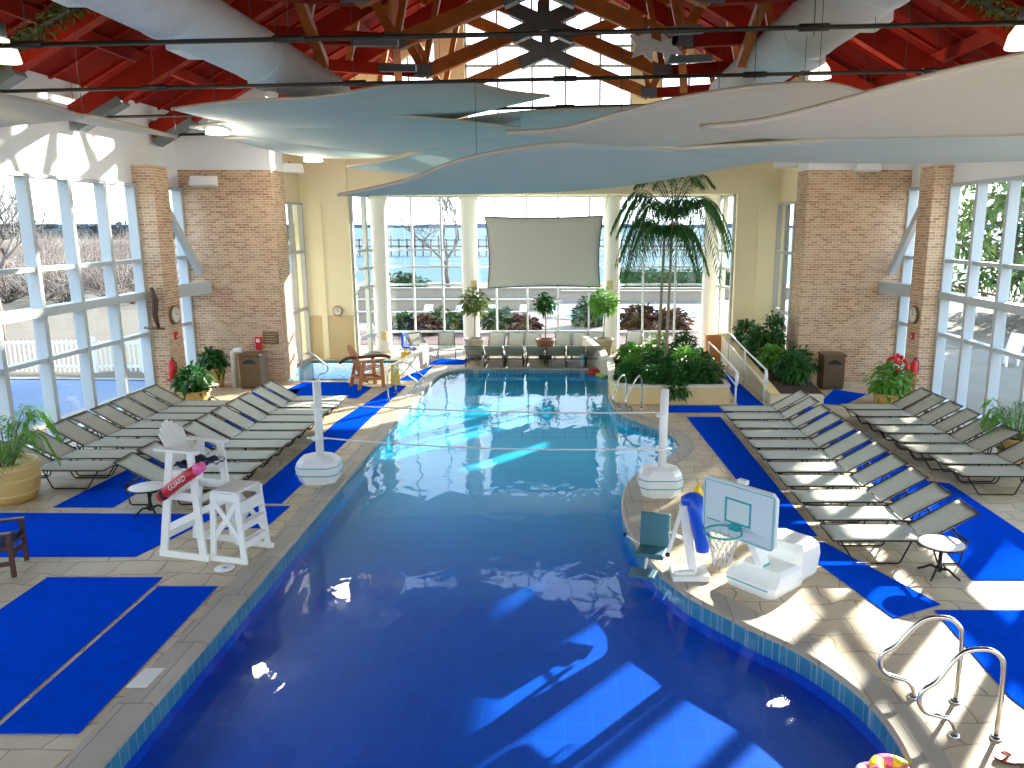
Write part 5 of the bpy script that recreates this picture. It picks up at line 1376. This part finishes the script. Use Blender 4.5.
# trees
def bare_tree(x, y, h, lab, spread=.45, depth=5, grp=None, seed=1, lean=0):
    random.seed(seed); t = thing('bare_tree', lab, 'tree', (x,y,-.06), group=grp); m = MB(); tw = MB()
    def br(p, d, L, r, k):
        q = p + d*L; (m if k > 2 else tw).tube([p, (p+q)/2+rdir(-1,1)*L*.06, q], [r, r*.85, r*.7], 6 if k > 3 else 4)
        if k == 0: return
        for _ in range(3 if k > 1 else 4):
            e = rdir(-.2,1); nd = (d*(1-spread) + e*spread + Vector((0,0,.12))).normalized(); br(q if random.random() < .7 else p+d*L*random.uniform(.5,.95), nd, L*random.uniform(.62,.82), r*.6, k-1)
    br(Vector((0,0,0)), Vector((lean,0,1)).normalized(), h*.27, h*.022, depth)
    m.build('trunk', M_BARK, t); tw.build('twigs', M_BARK, t)
bare_tree(-9.2, 62, 9.0, 'bare spreading tree by the water left of the screen', .6, 6, seed=11)
for i, (x, y, h, lab) in enumerate([(-24,33,9,'bare tree outside the left windows, nearest the brick pier'),(-20,22.5,8.5,'bare tree outside the second left pane from the pier'),(-30,40,10,'bare tree farther off outside the left windows'),(-19.5,17.5,8,'bare tree at the left edge outside the windows')]):
    bare_tree(x, y, h, lab, .5, 5, 'bare trees outside the left windows', seed=20+i)
random.seed(3)
def evergreen(x, y, h, r, lab, n=3600, m_=M_LEAF, z0=.08):
    t = thing('evergreen_tree', lab, 'tree', (x,y,-.06)); m = MB(); m.tube([(0,0,0),(.1,0,h*.5),(0,0,h*.95)], [h*.025,h*.018,.03], 8)
    ml = MB()
    for i in range(16):
        z = h*(z0+(1-z0)*i/16); rr = r*(1-.75*((i/16)**1.5)); a = i*2.4; e = Vector((rr*.75*math.cos(a), rr*.75*math.sin(a), z+.3)); m.tube([(0,0,z-.2), tuple(e)], .05, 5)
        crown(ml, e, (rr*.6,rr*.6,h*.05+.4), n//16, .6, .26, .1, .3)
    m.build('trunk', M_BARK, t); ml.build('foliage', m_, t)
evergreen(21.5, 38.5, 12, 4.2, 'evergreen tree outside behind the first right pane from the pier', m_=M_LEAFO)
evergreen(27.5, 43, 13, 4.5, 'evergreen tree outside behind the second right pane from the pier')
evergreen(27, 36.5, 11, 3.6, 'evergreen tree outside behind the third right pane from the pier', m_=M_LEAFO)
evergreen(36, 52, 15, 5.5, 'tall evergreen farther off outside the right windows')
evergreen(34, 44, 14, 5, 'evergreen tree outside at the right edge of the photo')
for i in range(16):
    src = [o for o in col.objects if o.name == 'bare_tree.00%d' % (1+i%4)][0]
    q = dup(src, (-34-5.5*(i//2)-3*(i%2), 36+6*(i//2)+5*(i%2), -.06), i*1.3, 'bare tree of the grey thicket far outside the left windows'); q['group'] = 'thicket of bare trees far outside'
m = MB(); m.prism([(-33,70),(-22,70),(-150,330),(-900,330),(-160,70)][::-1], -.3, -.07); struct(m, 'ground_far_meadow', M_SAND)
m = MB()
for i in range(420):
    Y_ = random.uniform(48, 150); s_ = random.uniform(.5, .82); p = Vector((-Y_*s_, Y_, 0)); h_ = random.uniform(1.5, 3.8)*(1 if Y_ < 90 else 1.3)
    for k_ in range(9):
        d_ = rdir(.35, 1); q = p + d_*h_; m.tube([p, (p+q)/2+rdir(-1,1)*.2, q], [.05,.035,.01], 3)
        for j_ in range(3): e_ = p.lerp(q, .4+.2*j_); m.tube([e_, e_+rdir(0,1)*h_*.35], [.02,.008], 3)
tag(m.build('winter_scrub', M_BARK), 'grey leafless scrub on the meadow far outside the left windows', 'scrub', kind='stuff')
# left treeline and fence
t = thing('distant_treeline', 'dark band of distant woods on the horizon outside the left windows', 'woods', (0,0,0))
m = MB(); m.box((-420,300,-1),(-95,330,3.6)); 
for i in range(500):
    x = random.uniform(-420,-95); crown(m, (x,302,random.uniform(2.4,4)), (5,3,1.5), 5, 3, 2, .3)
m.build('tree_mass', M_FAR, t)
t = thing('picket_fence', 'white picket fence outside beyond the flat blue area', 'fence', (0,0,0))
for s in range(12):
    x = -12.6-1.6*s; m = MB(); m.box((x-.05,25.9,-.06),(x+.05,26.0,1.15)); m.build('post', M_WHITE, t)
m = MB(); m.box((-30.5,25.93,.12),(-12.6,25.97,.2)); m.box((-30.5,25.93,.92),(-12.6,25.97,1.0)); m.build('fence_rail', M_WHITE, t)
m = MB()
x = -12.7
while x > -30.4: m.box((x-.02,25.9,.0),(x+.02,25.94,1.05)); x -= .16
o = m.build('pickets', M_WHITE, t); o['kind'] = 'stuff'
t = thing('patio_chair', 'white slatted chair on the patio outside the right windows', 'chair', (15.6,27.3,-.03), R(200))
m = MB(); m.box((-.3,-.3,.38),(.3,.3,.43)); m.panel([(-.28,-.3,.42),(-.28,.3,.42),(-.5,.3,1.1),(-.5,-.3,1.1)], .04); m.build('seat', M_WHITE, t)
for q in ((-.27,-.27),(-.27,.27),(.27,-.27),(.27,.27)):
    m = MB(); m.box((q[0]-.03,q[1]-.03,0),(q[0]+.03,q[1]+.03,.38)); m.build('leg', M_WHITE, t)

# ================================================================== LIGHT
w = bpy.data.worlds.new('sky'); bpy.context.scene.world = w; w.use_nodes = True; nt = w.node_tree; bg = nt.nodes['Background']
tc = nt.nodes.new('ShaderNodeTexCoord'); sp = nt.nodes.new('ShaderNodeSeparateXYZ'); nt.links.new(tc.outputs['Generated'], sp.inputs[0])
cr = nt.nodes.new('ShaderNodeValToRGB'); cr.color_ramp.elements[0].position = 0.0; cr.color_ramp.elements[0].color = (.86,.94,1,1)
cr.color_ramp.elements[1].position = .8; cr.color_ramp.elements[1].color = (.38,.62,1,1)
nt.links.new(sp.outputs[2], cr.inputs[0]); nt.links.new(cr.outputs[0], bg.inputs[0]); bg.inputs[1].default_value = SKY = 4.4
s = bpy.data.lights.new('sun', 'SUN'); s.energy = 22; s.angle = R(.7); s.color = (1, .93, .80)
so = bpy.data.objects.new('sun', s); col.objects.link(so)
d = Vector((.65*math.cos(R(19.6)), .76*math.cos(R(19.6)), math.sin(R(19.6)))); so.rotation_euler = d.to_track_quat('Z', 'Y').to_euler()
# daylight portals in the tall windows (sampling helpers for the sky light)
def portal(loc, rot, sx, sy):
    l = bpy.data.lights.new('sky_portal', 'AREA'); l.shape = 'RECTANGLE'; l.size = sx; l.size_y = sy; l.cycles.is_portal = True
    o = bpy.data.objects.new('sky_portal', l); o.location = loc; o.rotation_euler = rot; col.objects.link(o)
portal((XL-.1, 8.2, WT/2), (0, R(-90), 0), WT, 27)
portal((XR+.1, 8.2, WT/2), (0, R(90), 0), WT, 27)
portal(((bx0+bx1)/2, 30.7, WT/2), (R(-90), 0, 0), bx1-bx0, WT)
portal((CX, 30.8, 10.6), (R(-90), 0, 0), 6.2, 4.6)
portal((CX, Y0-.15, WT/2), (R(90), 0, 0), 22, WT)

# ================================================================== CAMERA
cam = bpy.data.cameras.new('camera'); co = bpy.data.objects.new('camera', cam); col.objects.link(co)
cam.sensor_width = 36; cam.lens = F*36/1024; cam.shift_x = -(PX-512)/1024; cam.shift_y = 0; cam.clip_end = 8000; cam.clip_start = .05
co.location = (0, 0, H); co.rotation_euler = (PI/2-PITCH, 0, 0)
sc = bpy.context.scene; sc.camera = co
sc.view_settings.view_transform = 'Standard'; sc.view_settings.look = 'None'; sc.view_settings.gamma = 1; sc.view_settings.use_curve_mapping = False
sc.view_settings.exposure = 0.0
c = sc.cycles; c.use_denoising = True; c.denoiser = 'OPENIMAGEDENOISE'; c.max_bounces = 9; c.diffuse_bounces = 5; c.glossy_bounces = 4; c.transparent_max_bounces = 16
c.transmission_bounces = 6; c.caustics_reflective = False; c.caustics_refractive = False; c.sample_clamp_indirect = 8.0
